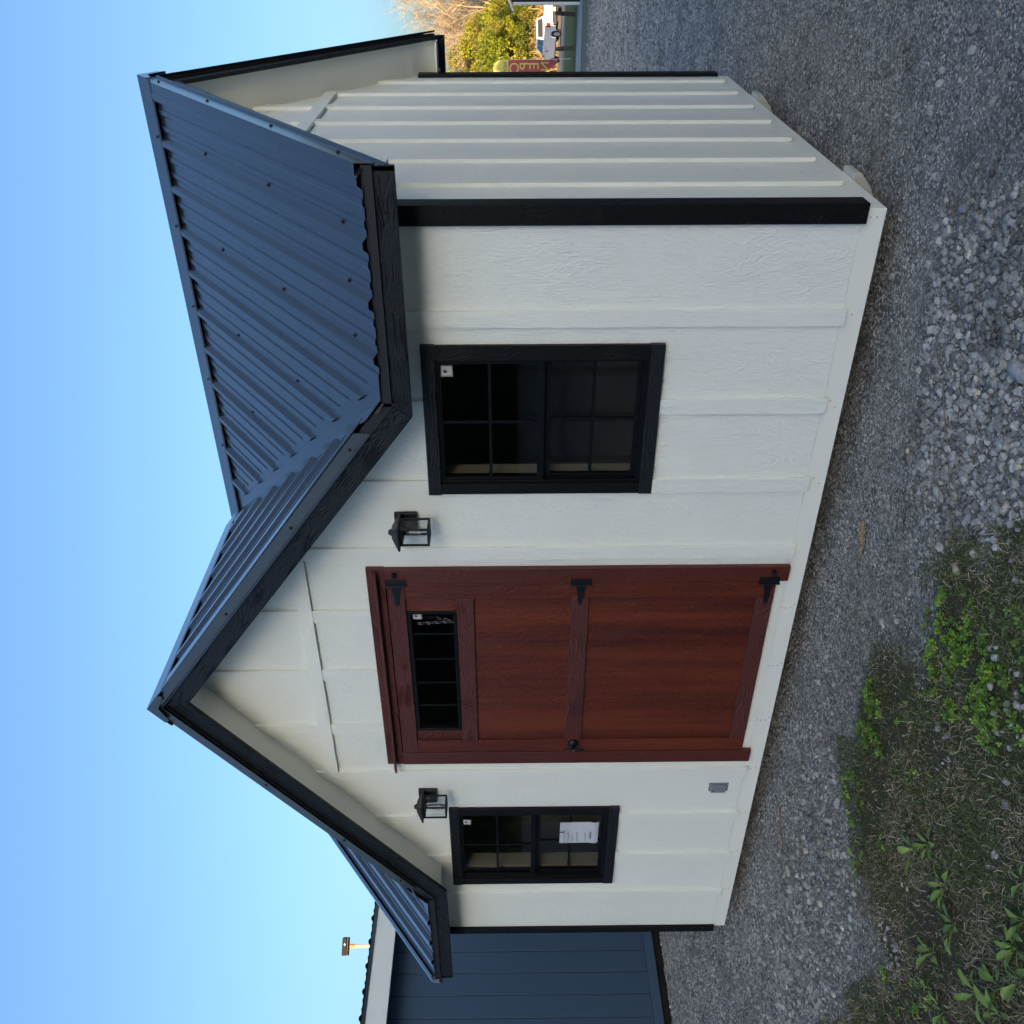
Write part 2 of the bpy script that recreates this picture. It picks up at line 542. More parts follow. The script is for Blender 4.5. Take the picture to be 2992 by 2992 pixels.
M["thin_turf"] = noise_mat("thin_turf_over_gravel", (.11, .12, .075), (.20, .205, .15), 2.5)
M["verge"] = noise_mat("mown_verge_grass", (.070, .085, .018), (.13, .13, .038), 1.2)
M["asphalt"] = noise_mat("grey_asphalt", (.15, .16, .17), (.21, .22, .23), 4, bump=0.005)
M["rubble"] = noise_mat("pale_gravel_edge", (.22, .22, .20), (.48, .48, .44), 3)
M["sand"] = noise_mat("dry_sandy_shoulder", (.34, .27, .17), (.48, .38, .25), 1.5)
strip_sheet("gravel_shoulder", -60, 60, 27.0, 34.5, M["thin_turf"], 0.006, wob=.8)
strip_sheet("gravel_edge", -60, 60, 33.0, 39.5, M["rubble"], 0.012, wob=1.0)
strip_sheet("grass_verge", -60, 60, 38.4, 60.0, M["verge"], 0.018, wob=1.2)
strip_sheet("road", -120, 120, 59.5, 73.0, M["asphalt"], 0.024)
strip_sheet("sandy_shoulder", -120, 120, 72.5, 92.0, M["sand"], 0.030)

# ------------------------------------------------------------------ stones by geometry nodes
def stone_mat(name, dark=1.0):
    m, nt, b = new_mat(name)
    a = nd(nt, "ShaderNodeAttribute", attribute_name="shade", attribute_type="INSTANCER")
    r_ = ramp(nt, [(0.0, (.12, .119, .114)), (0.40, (.26, .257, .246)),
                   (0.80, (.36, .357, .343)), (0.96, (.44, .436, .42)), (0.985, (.36, .32, .25)), (1.0, (.60, .56, .46))], a.outputs["Fac"])
    tc = nd(nt, "ShaderNodeTexCoord")
    n = nd(nt, "ShaderNodeTexNoise", Scale=2.5, Detail=4.0)
    nt.links.new(tc.outputs["Object"], n.inputs["Vector"])
    k = ramp(nt, [(0.3, (.75, .75, .75)), (0.7, (1.2, 1.2, 1.2))], n.outputs[0])
    geo = nd(nt, "ShaderNodeNewGeometry")
    n2 = nd(nt, "ShaderNodeTexNoise", Scale=2.6, Detail=4.0, Roughness=0.65)
    nt.links.new(geo.outputs["Position"], n2.inputs["Vector"])
    damp = ramp(nt, [(0.30, (.55, .54, .52)), (0.5, (1, 1, 1)), (0.72, (1.18, 1.17, 1.14))], n2.outputs[0])
    cc = mixc(nt, 1.0, r_.outputs[0], k.outputs[0], "MULTIPLY")
    nt.links.new(mixc(nt, 1.0, cc, damp.outputs[0], "MULTIPLY"), b.inputs["Base Color"])
    b.inputs["Roughness"].default_value = 0.85
    b.inputs["Specular IOR Level"].default_value = 0.2
    return m

def scatter(name, label, verts, faces, dens, sizes, density, smin, smax, mat, power=2.5, seed=0, sub=2):
    me = bpy.data.meshes.new(name)
    me.from_pydata([tuple(v) for v in verts], [], [tuple(f) for f in faces])
    a = me.attributes.new("dens", "FLOAT", "POINT"); a.data.foreach_set("value", np.asarray(dens, np.float32))
    a = me.attributes.new("sz", "FLOAT", "POINT"); a.data.foreach_set("value", np.asarray(sizes, np.float32))
    me.materials.append(mat)
    o = bpy.data.objects.new(name, me)
    COL.objects.link(o)
    g = bpy.data.node_groups.new(name + "_nodes", "GeometryNodeTree")
    g.interface.new_socket("Geometry", in_out="INPUT", socket_type="NodeSocketGeometry")
    g.interface.new_socket("Geometry", in_out="OUTPUT", socket_type="NodeSocketGeometry")
    N = g.nodes; L = g.links
    gi, go = N.new("NodeGroupInput"), N.new("NodeGroupOutput")
    dp = N.new("GeometryNodeDistributePointsOnFaces")
    dp.inputs["Seed"].default_value = seed
    na = N.new("GeometryNodeInputNamedAttribute"); na.data_type = "FLOAT"; na.inputs[0].default_value = "dens"
    mu = N.new("ShaderNodeMath"); mu.operation = "MULTIPLY"; mu.inputs[1].default_value = density
    L.new(na.outputs[0], mu.inputs[0]); L.new(mu.outputs[0], dp.inputs["Density"])
    L.new(gi.outputs[0], dp.inputs["Mesh"])
    join = N.new("GeometryNodeJoinGeometry")
    for k in range(5):
        ico = N.new("GeometryNodeMeshIcoSphere"); ico.inputs["Radius"].default_value = 1; ico.inputs["Subdivisions"].default_value = sub
        sp = N.new("GeometryNodeSetPosition")
        pos = N.new("GeometryNodeInputPosition")
        nz = N.new("ShaderNodeTexNoise"); nz.noise_dimensions = "4D"
        nz.inputs["W"].default_value = k * 7.7 + seed; nz.inputs["Scale"].default_value = 0.9; nz.inputs["Detail"].default_value = 1.5
        L.new(pos.outputs[0], nz.inputs["Vector"])
        sb = N.new("ShaderNodeVectorMath"); sb.operation = "SUBTRACT"; sb.inputs[1].default_value = (.5, .5, .5)
        ml = N.new("ShaderNodeVectorMath"); ml.operation = "SCALE"; ml.inputs["Scale"].default_value = 1.7
        L.new(nz.outputs["Color"], sb.inputs[0]); L.new(sb.outputs[0], ml.inputs[0])
        L.new(ico.outputs["Mesh"], sp.inputs["Geometry"]); L.new(ml.outputs[0], sp.inputs["Offset"])
        tf = N.new("GeometryNodeTransform"); tf.inputs["Scale"].default_value = (1.0, .62 + .07 * k, .50 + .06 * k)
        L.new(sp.outputs[0], tf.inputs["Geometry"])
        sm = N.new("GeometryNodeSetMaterial"); sm.inputs["Material"].default_value = mat
        L.new(tf.outputs[0], sm.inputs["Geometry"])
        g2 = N.new("GeometryNodeGeometryToInstance")
        L.new(sm.outputs[0], g2.inputs[0]); L.new(g2.outputs[0], join.inputs[0])
    ip = N.new("GeometryNodeInstanceOnPoints")
    ip.inputs["Pick Instance"].default_value = True
    L.new(dp.outputs["Points"], ip.inputs["Points"]); L.new(join.outputs[0], ip.inputs["Instance"])
    ri = N.new("FunctionNodeRandomValue"); ri.data_type = "INT"
    ri.inputs[4].default_value = 0; ri.inputs[5].default_value = 4; ri.inputs["Seed"].default_value = 3
    L.new(ri.outputs[2], ip.inputs["Instance Index"])
    rv = N.new("FunctionNodeRandomValue"); rv.data_type = "FLOAT_VECTOR"
    rv.inputs[0].default_value = (-.5, -.5, 0); rv.inputs[1].default_value = (.5, .5, 6.283); rv.inputs["Seed"].default_value = 5
    L.new(rv.outputs[0], ip.inputs["Rotation"])
    rs = N.new("FunctionNodeRandomValue"); rs.data_type = "FLOAT"; rs.inputs["Seed"].default_value = 8
    pw = N.new("ShaderNodeMath"); pw.operation = "POWER"; pw.inputs[1].default_value = power
    L.new(rs.outputs[1], pw.inputs[0])
    mr = N.new("ShaderNodeMath"); mr.operation = "MULTIPLY_ADD"; mr.inputs[1].default_value = smax - smin; mr.inputs[2].default_value = smin
    L.new(pw.outputs[0], mr.inputs[0])
    nz2 = N.new("GeometryNodeInputNamedAttribute"); nz2.data_type = "FLOAT"; nz2.inputs[0].default_value = "sz"
    m3 = N.new("ShaderNodeMath"); m3.operation = "MULTIPLY"
    L.new(mr.outputs[0], m3.inputs[0]); L.new(nz2.outputs[0], m3.inputs[1])
    L.new(m3.outputs[0], ip.inputs["Scale"])
    st = N.new("GeometryNodeStoreNamedAttribute"); st.data_type = "FLOAT"; st.domain = "INSTANCE"; st.inputs["Name"].default_value = "shade"
    rc = N.new("FunctionNodeRandomValue"); rc.data_type = "FLOAT"; rc.inputs["Seed"].default_value = 12
    L.new(ip.outputs[0], st.inputs["Geometry"]); L.new(rc.outputs[1], st.inputs["Value"])
    L.new(st.outputs[0], go.inputs[0])
    md = o.modifiers.new("scatter", "NODES"); md.node_group = g
    return tag(o, label, kind="stuff")

def patch(x0, x1, y0, y1, st):
    xs = np.arange(x0, x1 + st / 2, st); ys = np.arange(y0, y1 + st / 2, st)
    X, Y = np.meshgrid(xs, ys, indexing="ij")
    Z = ground_z(X, Y)
    nx, ny = X.shape
    i, j = np.meshgrid(np.arange(nx - 1), np.arange(ny - 1), indexing="ij")
    a = (i * ny + j).ravel()
    return X.ravel(), Y.ravel(), Z.ravel(), np.stack([a, a + ny, a + ny + 1, a + 1], 1)

X, Y, Z, Fp = patch(-8.5, 4.4, -3.4, 31.0, 0.12)
dc = np.hypot(X - CAM.x, Y - CAM.y)
sz = np.clip(dc / 4.4, 0.9, 5.5)
side = (X - CAM.x) * _r.x + (Y - CAM.y) * _r.y
fwd = (X - CAM.x) * -_sy + (Y - CAM.y) * _cy
vis = (fwd > -0.3) & (np.abs(side) < 0.8 * fwd + 1.3)
under = (X < -0.35) & (X > -4.6) & (Y > 0.35) & (Y < 2.9)
hidden = (Y > 4.5) & ((X < 1.03 - .17 * (Y + 3.57) - .8) | (X > 1.03 - .0884 * (Y + 3.57) + 1.2))
gmask = grass_m(X, Y)
cm = coarse_m(X, Y)
dens = (1 - 0.97 * gmask) / sz ** 2 * vis * ~under * ~hidden * (1 - .35 * cm) * np.clip((32 - dc) / 6, 0, 1)
M["stone"] = stone_mat("blue_grey_stone")
scatter("fine_gravel", "fine blue-grey gravel around the shed", np.stack([X, Y, Z - .002], 1), Fp, dens, sz,
        15000, .0028, .0100, M["stone"], 2.4, 1, sub=1)
X, Y, Z, Fp = patch(-6.5, 2.6, -3.2, 1.2, 0.05)
dc = np.hypot(X - CAM.x, Y - CAM.y)
cm = coarse_m(X, Y) * (1 - .85 * grass_m(X, Y)) * ~((Y > 0.02) & (X < 0) & (X > -4.88))
bare_ = smooth01((vnoise(X, Y, 5.5, 71) + .7 * vnoise(X, Y, 13, 72) - .35) / .3) * smooth01((poly_sd(X, Y, [(-.7, -1.4), (-1.3, -1.2), (-1.9, -1.25), (-2.0, -1.6), (-1.3, -1.9), (-.6, -2.0)]) + .1) / .15)
cm = np.maximum(cm, .12 * bare_)
cm = np.maximum(cm, .35 * smooth01(1.2 - np.hypot(X + 2.62, Y + 1.48) / .10) * grass_m(X, Y))
stray = 0.012 * (1 - grass_m(X, Y)) * ~((Y > 0.02) & (X < 0) & (X > -4.88))
scatter("coarse_gravel", "heap of coarser grey crushed stone before the shed corner", np.stack([X, Y, Z + .004], 1), Fp, cm + stray, np.ones_like(X),
        3600, .0050, .0205, M["stone"], 2.0, 4, sub=2)

# ------------------------------------------------------------------ dead grass, clover
def col_mat(name, rough=0.7, trans=0.0):
    m, nt, b = new_mat(name)
    a = nd(nt, "ShaderNodeAttribute", attribute_name="col")
    nt.links.new(a.outputs["Color"], b.inputs["Base Color"])
    b.inputs["Roughness"].default_value = rough
    b.inputs["Specular IOR Level"].default_value = 0.25
    return m
M["blade"] = col_mat("dry_and_green_blades")
M["leaf"] = col_mat("green_leaf", 0.55)

def sample_mask(fn, x0, x1, y0, y1, n):
    out = np.zeros((0, 2))
    while len(out) < n:
        p = RNG.uniform([x0, y0], [x1, y1], (n * 2, 2))
        k = fn(p[:, 0], p[:, 1])
        out = np.concatenate([out, p[RNG.rand(len(p)) < k]])
    return out[:n]

def blades(name, label, P, length, width, cols, lean=(0.5, 1.3), curl=1.0, lift=0.0, segs=3):
    n = len(P)
    th = RNG.uniform(0, 2 * np.pi, n)
    L = RNG.uniform(length[0], length[1], n)
    w = RNG.uniform(width[0], width[1], n)
    tilt = RNG.uniform(lean[0], lean[1], n)
    turn = RNG.normal(0, curl, n)
    pts = np.zeros((n, segs + 1, 3)); wd = np.zeros((n, segs + 1))
    cur = np.stack([P[:, 0], P[:, 1], ground_z(P[:, 0], P[:, 1]) + RNG.uniform(0, .006, n) + lift], 1)
    pts[:, 0] = cur
    for k in range(segs):
        a = th + turn * k / segs
        t = np.clip(tilt + 0.28 * k * RNG.uniform(.2, 1.6, n), 0, 1.75)
        step = (L / segs)[:, None] * np.stack([np.cos(a) * np.sin(t), np.sin(a) * np.sin(t), np.cos(t)], 1)
        cur = cur + step
        cur[:, 2] = np.maximum(cur[:, 2], ground_z(cur[:, 0], cur[:, 1]) + .001)
        pts[:, k + 1] = cur
    for k in range(segs + 1):
        wd[:, k] = w * (1 - 0.8 * (k / segs) ** 2)
    sx = np.stack([-np.sin(th), np.cos(th), RNG.uniform(-.5, .5, n)], 1)
    A = pts - sx[:, None, :] * wd[..., None] / 2
    B = pts + sx[:, None, :] * wd[..., None] / 2
    Vv = np.stack([A, B], 2).reshape(n, -1, 3)
    nv = 2 * (segs + 1)
    base = (np.arange(n) * nv)[:, None, None]
    q = np.array([[2 * k, 2 * k + 1, 2 * k + 3, 2 * k + 2] for k in range(segs)])[None]
    Fv = (base + q).reshape(-1, 4)
    C = np.repeat(cols[:, None, :], nv, 1).reshape(-1, 3)
    return tag(np_mesh(name, Vv.reshape(-1, 3), Fv, M["blade"], C), label, kind="stuff")

def pick(cols, n, jit=.25):
    c = np.array(cols)[RNG.randint(0, len(cols), n)]
    return c * RNG.uniform(1 - jit, 1 + jit, (n, 1))

def gpatch(x, y):
    bare = smooth01((vnoise(x, y, 2.3, 21) + vnoise(x, y, 6, 22) * .5 - .25) / .25)
    return grass_m(x, y) * (1 - .75 * bare)
P = sample_mask(gpatch, -4.6, -0.2, -3.1, -.5, 120000)
dry = pick([(.30, .24, .15), (.24, .18, .11), (.46, .37, .25), (.16, .12, .08), (.60, .50, .36), (.20, .19, .09)], len(P))
gr = pick([(.08, .12, .03), (.11, .155, .04), (.06, .09, .03)], len(P))
isg = (RNG.rand(len(P)) < (.26 + .30 * ((P[:, 0] > -2.0) & (P[:, 1] > -1.75)) + .38 * np.clip(vnoise(P[:, 0], P[:, 1], 3, 24), 0, 1)))[:, None]
blades("dead_grass", "brown dead grass mixed with a few green blades", P, (.012, .048), (.0010, .0024), np.where(isg, gr, dry), (.6, 1.5), 1.3)
def fringe(x, y):
    sd = poly_sd(x, y, GRASS)
    return (np.abs(sd - .07) < .11) * smooth01((vnoise(x, y, 3.1, 51) + .35) / .5) * (x < -1.75)
P = sample_mask(fringe, -4.6, -1.0, -1.8, -.5, 8000)
blades("mossy_weeds", "low dark green mossy weeds along the left grass edge", P, (.006, .026), (.0014, .0036), pick([(.05, .075, .025), (.07, .11, .03), (.04, .055, .02), (.10, .13, .045), (.14, .11, .06)], len(P)), (.2, 1.2), .8)
P = sample_mask(lambda x, y: (1 - grass_m(x, y)) * .6 * (np.abs(poly_sd(x, y, GRASS)) < .35), -5.2, 0.6, -3.1, -.3, 5200)
blades("straw_litter", "loose dry grass strewn over the gravel edge", P, (.02, .09), (.0009, .002), pick([(.34, .28, .19), (.21, .18, .13), (.14, .12, .09)], len(P)), (1.1, 1.6), 1.0)

def clover(centres, n_per):
    Ps, cs = [], []
    for x, y, r_, n in centres:
        a = RNG.uniform(0, 2 * np.pi, n); d = r_ * np.sqrt(RNG.rand(n)) * (1 + .25 * np.sin(3 * a + x * 9))
        q = np.stack([x + d * np.cos(a) * 1.15, y + d * np.sin(a) * .9], 1)
        q = q[vnoise(q[:, 0], q[:, 1], 16, 61) + .6 * vnoise(q[:, 0], q[:, 1], 34, 62) > -.12]
        Ps.append(q)
        cs.append(np.full(len(q), RNG.uniform(.85, 1.15)))
    P = np.concatenate(Ps); cs = np.concatenate(cs)
    n = len(P)
    z = ground_z(P[:, 0], P[:, 1]) + RNG.uniform(.003, .020, n)
    Vv, Cc = [], []
    rad = RNG.uniform(.0050, .0115, n)
    a0 = RNG.uniform(0, 2 * np.pi, n)
    tx, ty = RNG.normal(0, .35, n), RNG.normal(0, .35, n)
    base = np.array([(.13, .25, .03), (.19, .33, .035), (.09, .18, .03), (.25, .36, .05), (.10, .15, .04), (.06, .11, .03)])[RNG.randint(0, 5, n)] * RNG.uniform(.75, 1.2, (n, 1)) * cs[:, None]
    F5 = []
    for k in range(3):
        a = a0 + k * 2.094
        d0 = np.stack([np.cos(a), np.sin(a)], 1); d1 = np.stack([-np.sin(a), np.cos(a)], 1)
        for (u, v, h) in ((0.05, 0, 0), (.75, -.62, .12), (1.35, -.28, .1), (1.25, 0, 0), (1.35, .28, .1), (.75, .62, .12)):
            p = d0 * (u * rad)[:, None] + d1 * (v * rad)[:, None]
            Vv.append(np.stack([P[:, 0] + p[:, 0], P[:, 1] + p[:, 1], z + h * rad + p[:, 0] * tx + p[:, 1] * ty], 1))
            Cc.append(base)
    Vv = np.stack(Vv, 1); Cc = np.stack(Cc, 1)
    idx = (np.arange(n) * 18)[:, None, None]
    q = np.concatenate([np.array([[0, 1, 2, 3], [0, 3, 4, 5]]) + 6 * k for k in range(3)])[None]
    return np_mesh("clover", Vv.reshape(-1, 3), (idx + q).reshape(-1, 4), M["leaf"], Cc.reshape(-1, 3))

cl = []
for x, y, r_, n in [(-1.22, -1.03, .09, 420), (-1.28, -1.17, .13, 800), (-1.42, -1.12, .08, 300), (-1.18, -1.33, .12, 620), (-1.17, -1.44, .11, 520),
                    (-1.36, -1.31, .07, 260), (-1.95, -.82, .11, 700), (-2.07, -.79, .09, 420), (-1.87, -.74, .07, 220), (-2.41, -.88, .11, 160),
                    (-2.46, -.78, .09, 120), (-1.09, -1.02, .03, 60), (-1.85, -1.24, .04, 80), (-1.38, -1.52, .05, 60), (-1.25, -1.52, .08, 200),
                    (-1.02, -1.25, .10, 160), (-.92, -1.5, .14, 200), (-1.05, -1.62, .12, 180), (-2.02, -.95, .05, 90), (-2.55, -1.75, .12, 200),
                    (-2.75, -1.62, .06, 90), (-2.77, -1.5, .04, 60), (-1.7, -1.0, .06, 60), (-2.3, -1.2, .05, 50), (-.72, -1.5, .1, 110)]:
    cl.append((x, y, r_, int(n * .50)))
tag(clover(cl, 0), "bright green clover patches at the gravel edge", kind="stuff")

# ------------------------------------------------------------------ broadleaf weeds
def leaf_mesh(seed, L=1.0, W=0.30):
    rs = np.random.RandomState(seed)
    n = 9
    Vv, Cc = [], []
    base = np.array([(.16, .235, .055), (.125, .20, .045), (.20, .27, .07), (.12, .165, .05)][seed % 4])
    for i in range(n):
        t = i / (n - 1)
        prof = (0.10 if t < .22 else 0) + max(0, math.sin(math.pi * min(1, max(0, (t - .16) / .86)) ** 1.25)) ** .8
        w = W * .5 * prof * (1 + .09 * rs.randn()) if 0 < t < 1 else W * .03
        zc = .30 * t - .34 * t * t + .02 * rs.randn() * t
        for s, k in ((-1, 1), (0, 0), (1, 1)):
            Vv.append((L * t, s * w, L * (zc + k * w * .45 + .012 * rs.randn() * k)))
            Cc.append(base * (1.25 if s == 0 else 1.0) * rs.uniform(.85, 1.12))
    Fv = []
    for i in range(n - 1):
        for s in (0, 1):
            a = i * 3 + s
            Fv.append((a, a + 3, a + 4, a + 1))
    me = bpy.data.meshes.new("leaf")
    me.from_pydata(Vv, [], Fv)
    a = me.color_attributes.new("col", "FLOAT_COLOR", "POINT")
    a.data.foreach_set("color", np.concatenate([np.array(Cc), np.ones((len(Cc), 1))], 1).astype(np.float32).ravel())
    me.polygons.foreach_set("use_smooth", [True] * len(Fv))
    me.materials.append(M["leaf"])
    return me
LEAVES = [leaf_mesh(i, 1, .27 + .03 * (i % 3)) for i in range(6)]
WEEDS = [  # x, y, size, leaves, spin, label
    (-2.06, -1.40, .085, 5, .4, "green broadleaf weed farthest up the dead grass, right half of a pair"),
    (-1.95, -1.46, .080, 7, 1.2, "green broadleaf weed beside the far one, with long leaves on bare brown turf"),
    (-1.975, -1.62, .075, 6, 2.2, "dull green broadleaf weed with one brown leaf near the tiny white flowers"),
    (-2.03, -1.73, .085, 8, .1, "largest bushy broadleaf weed in the middle of the dead grass"),
    (-2.28, -1.69, .085, 7, 1.7, "broadleaf weed next to the pale stones at the gravel margin"),
    (-1.62, -1.97, .080, 7, .9, "broadleaf weed nearest the camera on the bare dark soil"),
    (-1.72, -2.00, .075, 8, 2.8, "dense low broadleaf weed just left of the one on bare soil"),
    (-1.93, -2.01, .082, 7, .5, "bright green broadleaf weed with upright leaves in the front row"),
    (-2.09, -1.95, .080, 6, 1.9, "flat spreading broadleaf weed with dull grey-green leaves"),
    (-2.38, -1.86, .072, 6, 2.5, "small broadleaf weed beside the clover at the left picture edge"),
    (-2.00, -2.06, .080, 7, 3.0, "broadleaf weed with long blades reaching out of the frame"),
    (-2.60, -1.09, .085, 6, .2, "solitary broadleaf weed where the gravel meets the grass"),
    (-1.78, -2.07, .070, 6, 1.1, "young broadleaf weed behind the dense low one"),
    (-1.52, -1.90, .060, 4, 2.0, "single-shoot broadleaf weed at the edge of the bare patch"),
]
for i, (x, y, s, n, sp, lab) in enumerate(WEEDS):
    t = thing("broadleaf_weed", lab, "weed", (x, y, gz(x, y)), "broadleaf weeds in the dead grass")
    for k in range(n):
        o = bpy.data.objects.new("leaf", LEAVES[(i * 3 + k) % 6])
        COL.objects.link(o)
        o.parent = t
        a = sp + k * 2 * math.pi / n + random.uniform(-.35, .35)
        sc = s * random.uniform(.75, 1.3)
        o.rotation_euler = (random.uniform(-.3, .3), random.uniform(-.75, -.1), a)
        o.location = (.004 * math.cos(a), .004 * math.sin(a), .004)
        o.scale = (sc, sc, sc)

# two tiny pale flowers
M["petal"] = flat("cream_petal", (.62, .62, .42), .6)
for x, y, lab in ((-2.251, -1.431, "tiny cream star flower in the dead grass"), (-2.225, -1.468, "slightly larger cream star flower beside the tiny one")):
    mb = MB()
    for k in range(5):
        a = k * 1.2566
        c_, s_ = math.cos(a), math.sin(a)
        mb.add([(0, 0, 0), (.006 * c_ - .003 * s_, .006 * s_ + .003 * c_, .002), (.011 * c_, .011 * s_, .001), (.006 * c_ + .003 * s_, .006 * s_ - .003 * c_, .002)], [(0, 1, 2, 3)])
    t = thing("flower", lab, "flower", (x, y, gz(x, y)), "cream flowers in the dead grass")
    mb.build("petal_ring", M["petal"], t).location = (0, 0, .028)
    MB().tube([(0, 0, 0), (.002, .001, .028)], .0008, 4).build("stem", flat("flower_stem", (.04, .07, .02)), t)

# a few stones one can pick out
def one_stone(x, y, r_, col, label, seed):
    bm = bmesh.new()
    bmesh.ops.create_icosphere(bm, subdivisions=2, radius=1)
    rs = random.Random(seed)
    ph = [rs.uniform(0, 6) for _ in range(6)]
    for v in bm.verts:
        p = v.co
        d = 1 + .22 * math.sin(2.1 * p.x + ph[0]) * math.cos(1.7 * p.y + ph[1]) + .16 * math.sin(3.3 * p.z + ph[2] + 2 * p.x) + rs.uniform(-.05, .05)
        v.co = Vector((p.x * 1.15, p.y * .85, p.z * .62)) * d * r_
    me = bpy.data.meshes.new("stone"); bm.to_mesh(me); bm.free()
    m, nt, b = new_mat("stone_" + str(seed))
    tc = nd(nt, "ShaderNodeTexCoord"); n = nd(nt, "ShaderNodeTexNoise", Scale=70.0, Detail=5.0)
    nt.links.new(tc.outputs["Object"], n.inputs["Vector"])
    nt.links.new(ramp(nt, [(.3, [c * .7 for c in col]), (.7, col)], n.outputs[0]).outputs[0], b.inputs["Base Color"])
    b.inputs["Roughness"].default_value = .8
    bp = nd(nt, "ShaderNodeBump", Strength=.6, Distance=.004); nt.links.new(n.outputs[0], bp.inputs["Height"]); nt.links.new(bp.outputs[0], b.inputs["Normal"])
    o = link("stone", me, m)
    o.location = (x, y, gz(x, y) + r_ * .35)
    o.rotation_euler = (rs.uniform(-.3, .3), rs.uniform(-.3, .3), rs.uniform(0, 6))
    tag(o, label, "stone", "larger stones lying on the gravel")
for a in [(-.815, -.475, .013, (.55, .50, .34), "small cream-yellow stone resting against a grey one"),
          (-.84, -.445, .028, (.17, .17, .16), "rounded grey-brown stone behind the small cream-yellow stone"),
          (-.96, -1.05, .020, (.32, .30, .20), "dull yellow stone near the grass edge"),
          (-.80, -.80, .024, (.40, .40, .37), "pale angular stone lying inside the coarse stone heap"),
          (-.20, -1.02, .036, (.28, .30, .33), "biggest pale grey lump in the coarse stone heap"),
          (.12, -.42, .022, (.22, .24, .27), "blue-grey stone at the tip of the coarse heap below the corner"),
          (-3.55, -.484, .030, (.42, .40, .33), "flat cream stone beside the left half of the shed"),
          (-2.877, -.317, .017, (.40, .36, .26), "tan stone in the gravel left of the door")]:
    one_stone(*a, seed=int(abs(a[0] * 100)))

# twigs and straw pieces
M["twig"] = flat("dry_twig", (.17, .12, .075), .8)
M["strawm"] = flat("yellow_straw", (.36, .25, .10), .7)
TW = [((-.45, -.62), (-.95, -1.05), .0022, "long thin dry stem lying across the coarse gravel"),
      ((-.40, -.75), (-.30, -1.15), .0018, "short curved dry stem on the coarse stones"),
      ((-3.40, -.20), (-3.56, -.39), .006, "broad brown stick lying parallel to the shed base"),
      ((-3.22, -.50), (-3.33, -.575), .004, "shorter brown stick beyond the broad one"),
      ((-1.78, -1.02), (-1.82, -1.5), .0016, "thin pale stem running through the dead grass"),
      ((.08, -.33), (.13, -.44), .003, "slim grey-brown twig near the front corner")]
for (p, q, r_, lab) in TW:
    mb = MB(); pts = []
    for k in range(8):
        t = k / 7
        x = p[0] + (q[0] - p[0]) * t + .02 * math.sin(k * 1.7 + p[0] * 9); y = p[1] + (q[1] - p[1]) * t + .018 * math.cos(k * 2.1)
        pts.append((x, y, gz(x, y) + .012 + .004 * math.sin(k * 2)))
    mb.tube(pts, [r_ * (1 - .5 * k / 7) for k in range(8)], 5)
    tag(mb.build("twig", M["twig"]), lab, "twig", "dry stems lying on the ground")
mb = MB()
for k in range(26):
    k2 = random.random()
    x = -1.28 - .11 * k2 + random.gauss(0, .012); y = -.275 - .045 * k2 + random.gauss(0, .012)
    a = random.gauss(3.4, .5); l = random.uniform(.02, .06); z = gz(x, y) + .008
    mb.tube([(x, y, z), (x + l * .5 * math.cos(a), y + l * .5 * math.sin(a), z + .008), (x + l * math.cos(a + .4), y + l * math.sin(a + .4), z + .002)], .0011, 4)
tag(mb.build("straw", M["strawm"]), "small tangle of yellow straw on the gravel in front of the door's hinge side", kind="stuff")

# =================================================================== THE SHED
XL, XR_, YF, XG, YR = -4.877, 0.0, 3.0, -2.443, 1.5
shed = thing("garden_shed", "white board-and-batten shed with black metal roof, black trim and red-brown door", "shed", (-2.44, 1.5, -0.19))
PARENT_WORLD[shed.name] = Vector((-2.44, 1.5, -0.19))

def soff_x(x):        # underside of the rake soffit where it meets the front wall
    return max(1.84, 3.115 - .75 * abs(x - XG))
def soff_y(y):
    return 3.115 - .75 * abs(y - YR)

WIN = [(-1.294, -.547, .733, 1.764), (-4.338, -3.570, .731, 1.768)]
OPEN = [(-1.262, -.600, .765, 1.730), (-4.305, -3.622, .765, 1.735), (-3.10, -1.77, .03, 2.05)]
BR = [-.400, -.810, -1.220, -1.605, -1.998, -2.413, -2.830, -3.225, -3.635, -4.030, -4.433]   # right edges
BW = .074
FY = -.016            # siding face
# front siding, one sheet strip between batten centres
edges = [0.012] + [b - BW / 2 for b in BR] + [XL - .012]
for i in range(len(edges) - 1):
    xb, xa = edges[i], edges[i + 1]
    brk = sorted({xa, xb, *[v for o in OPEN for v in o[:2] if xa < v < xb], *[v for v in (XG, XG + 1.7, XG - 1.7) if xa < v < xb]})
    mb, up_ = MB(), MB()
    for p, q in zip(brk[:-1], brk[1:]):
        mid = (p + q) / 2
        segs = [(.014, None)]
        for o in OPEN:
            if o[0] < mid < o[1]:
                segs = [(.014, o[2]), (o[3], None)] if o[2] > .05 else [(o[3], None)]
        for z0, z1 in segs:
            if z0 > .5 and len(segs) > 1:
                tgt = up_
            else:
                tgt = mb
            zl = z1 if z1 is not None else soff_x(p) + .012
            zr = z1 if z1 is not None else soff_x(q) + .012
            tgt.xz([(p, z0), (q, z0), (q, zr), (p, zl)], FY, FY + .012)
    if up_.f: up_.build("siding_panel", M["siding"], shed)
    mb.build("siding_panel", M["siding"], shed)
# side wall (facing +x)
SY = [.298 + .404 * k for k in range(7)]
ed = [-.010] + [y + BW / 2 for y in SY] + [YF + .01]
for i in range(len(ed) - 1):
    a, b = ed[i], ed[i + 1]
    brk = sorted({a, b, *([YR] if a < YR < b else [])})
    mb = MB()
    for p, q in zip(brk[:-1], brk[1:]):
        mb.yz([(p, .014), (q, .014), (q, soff_y(q) + .01), (p, soff_y(p) + .01)], -.004, .008)
    mb.build("siding_panel", M["siding"], shed)
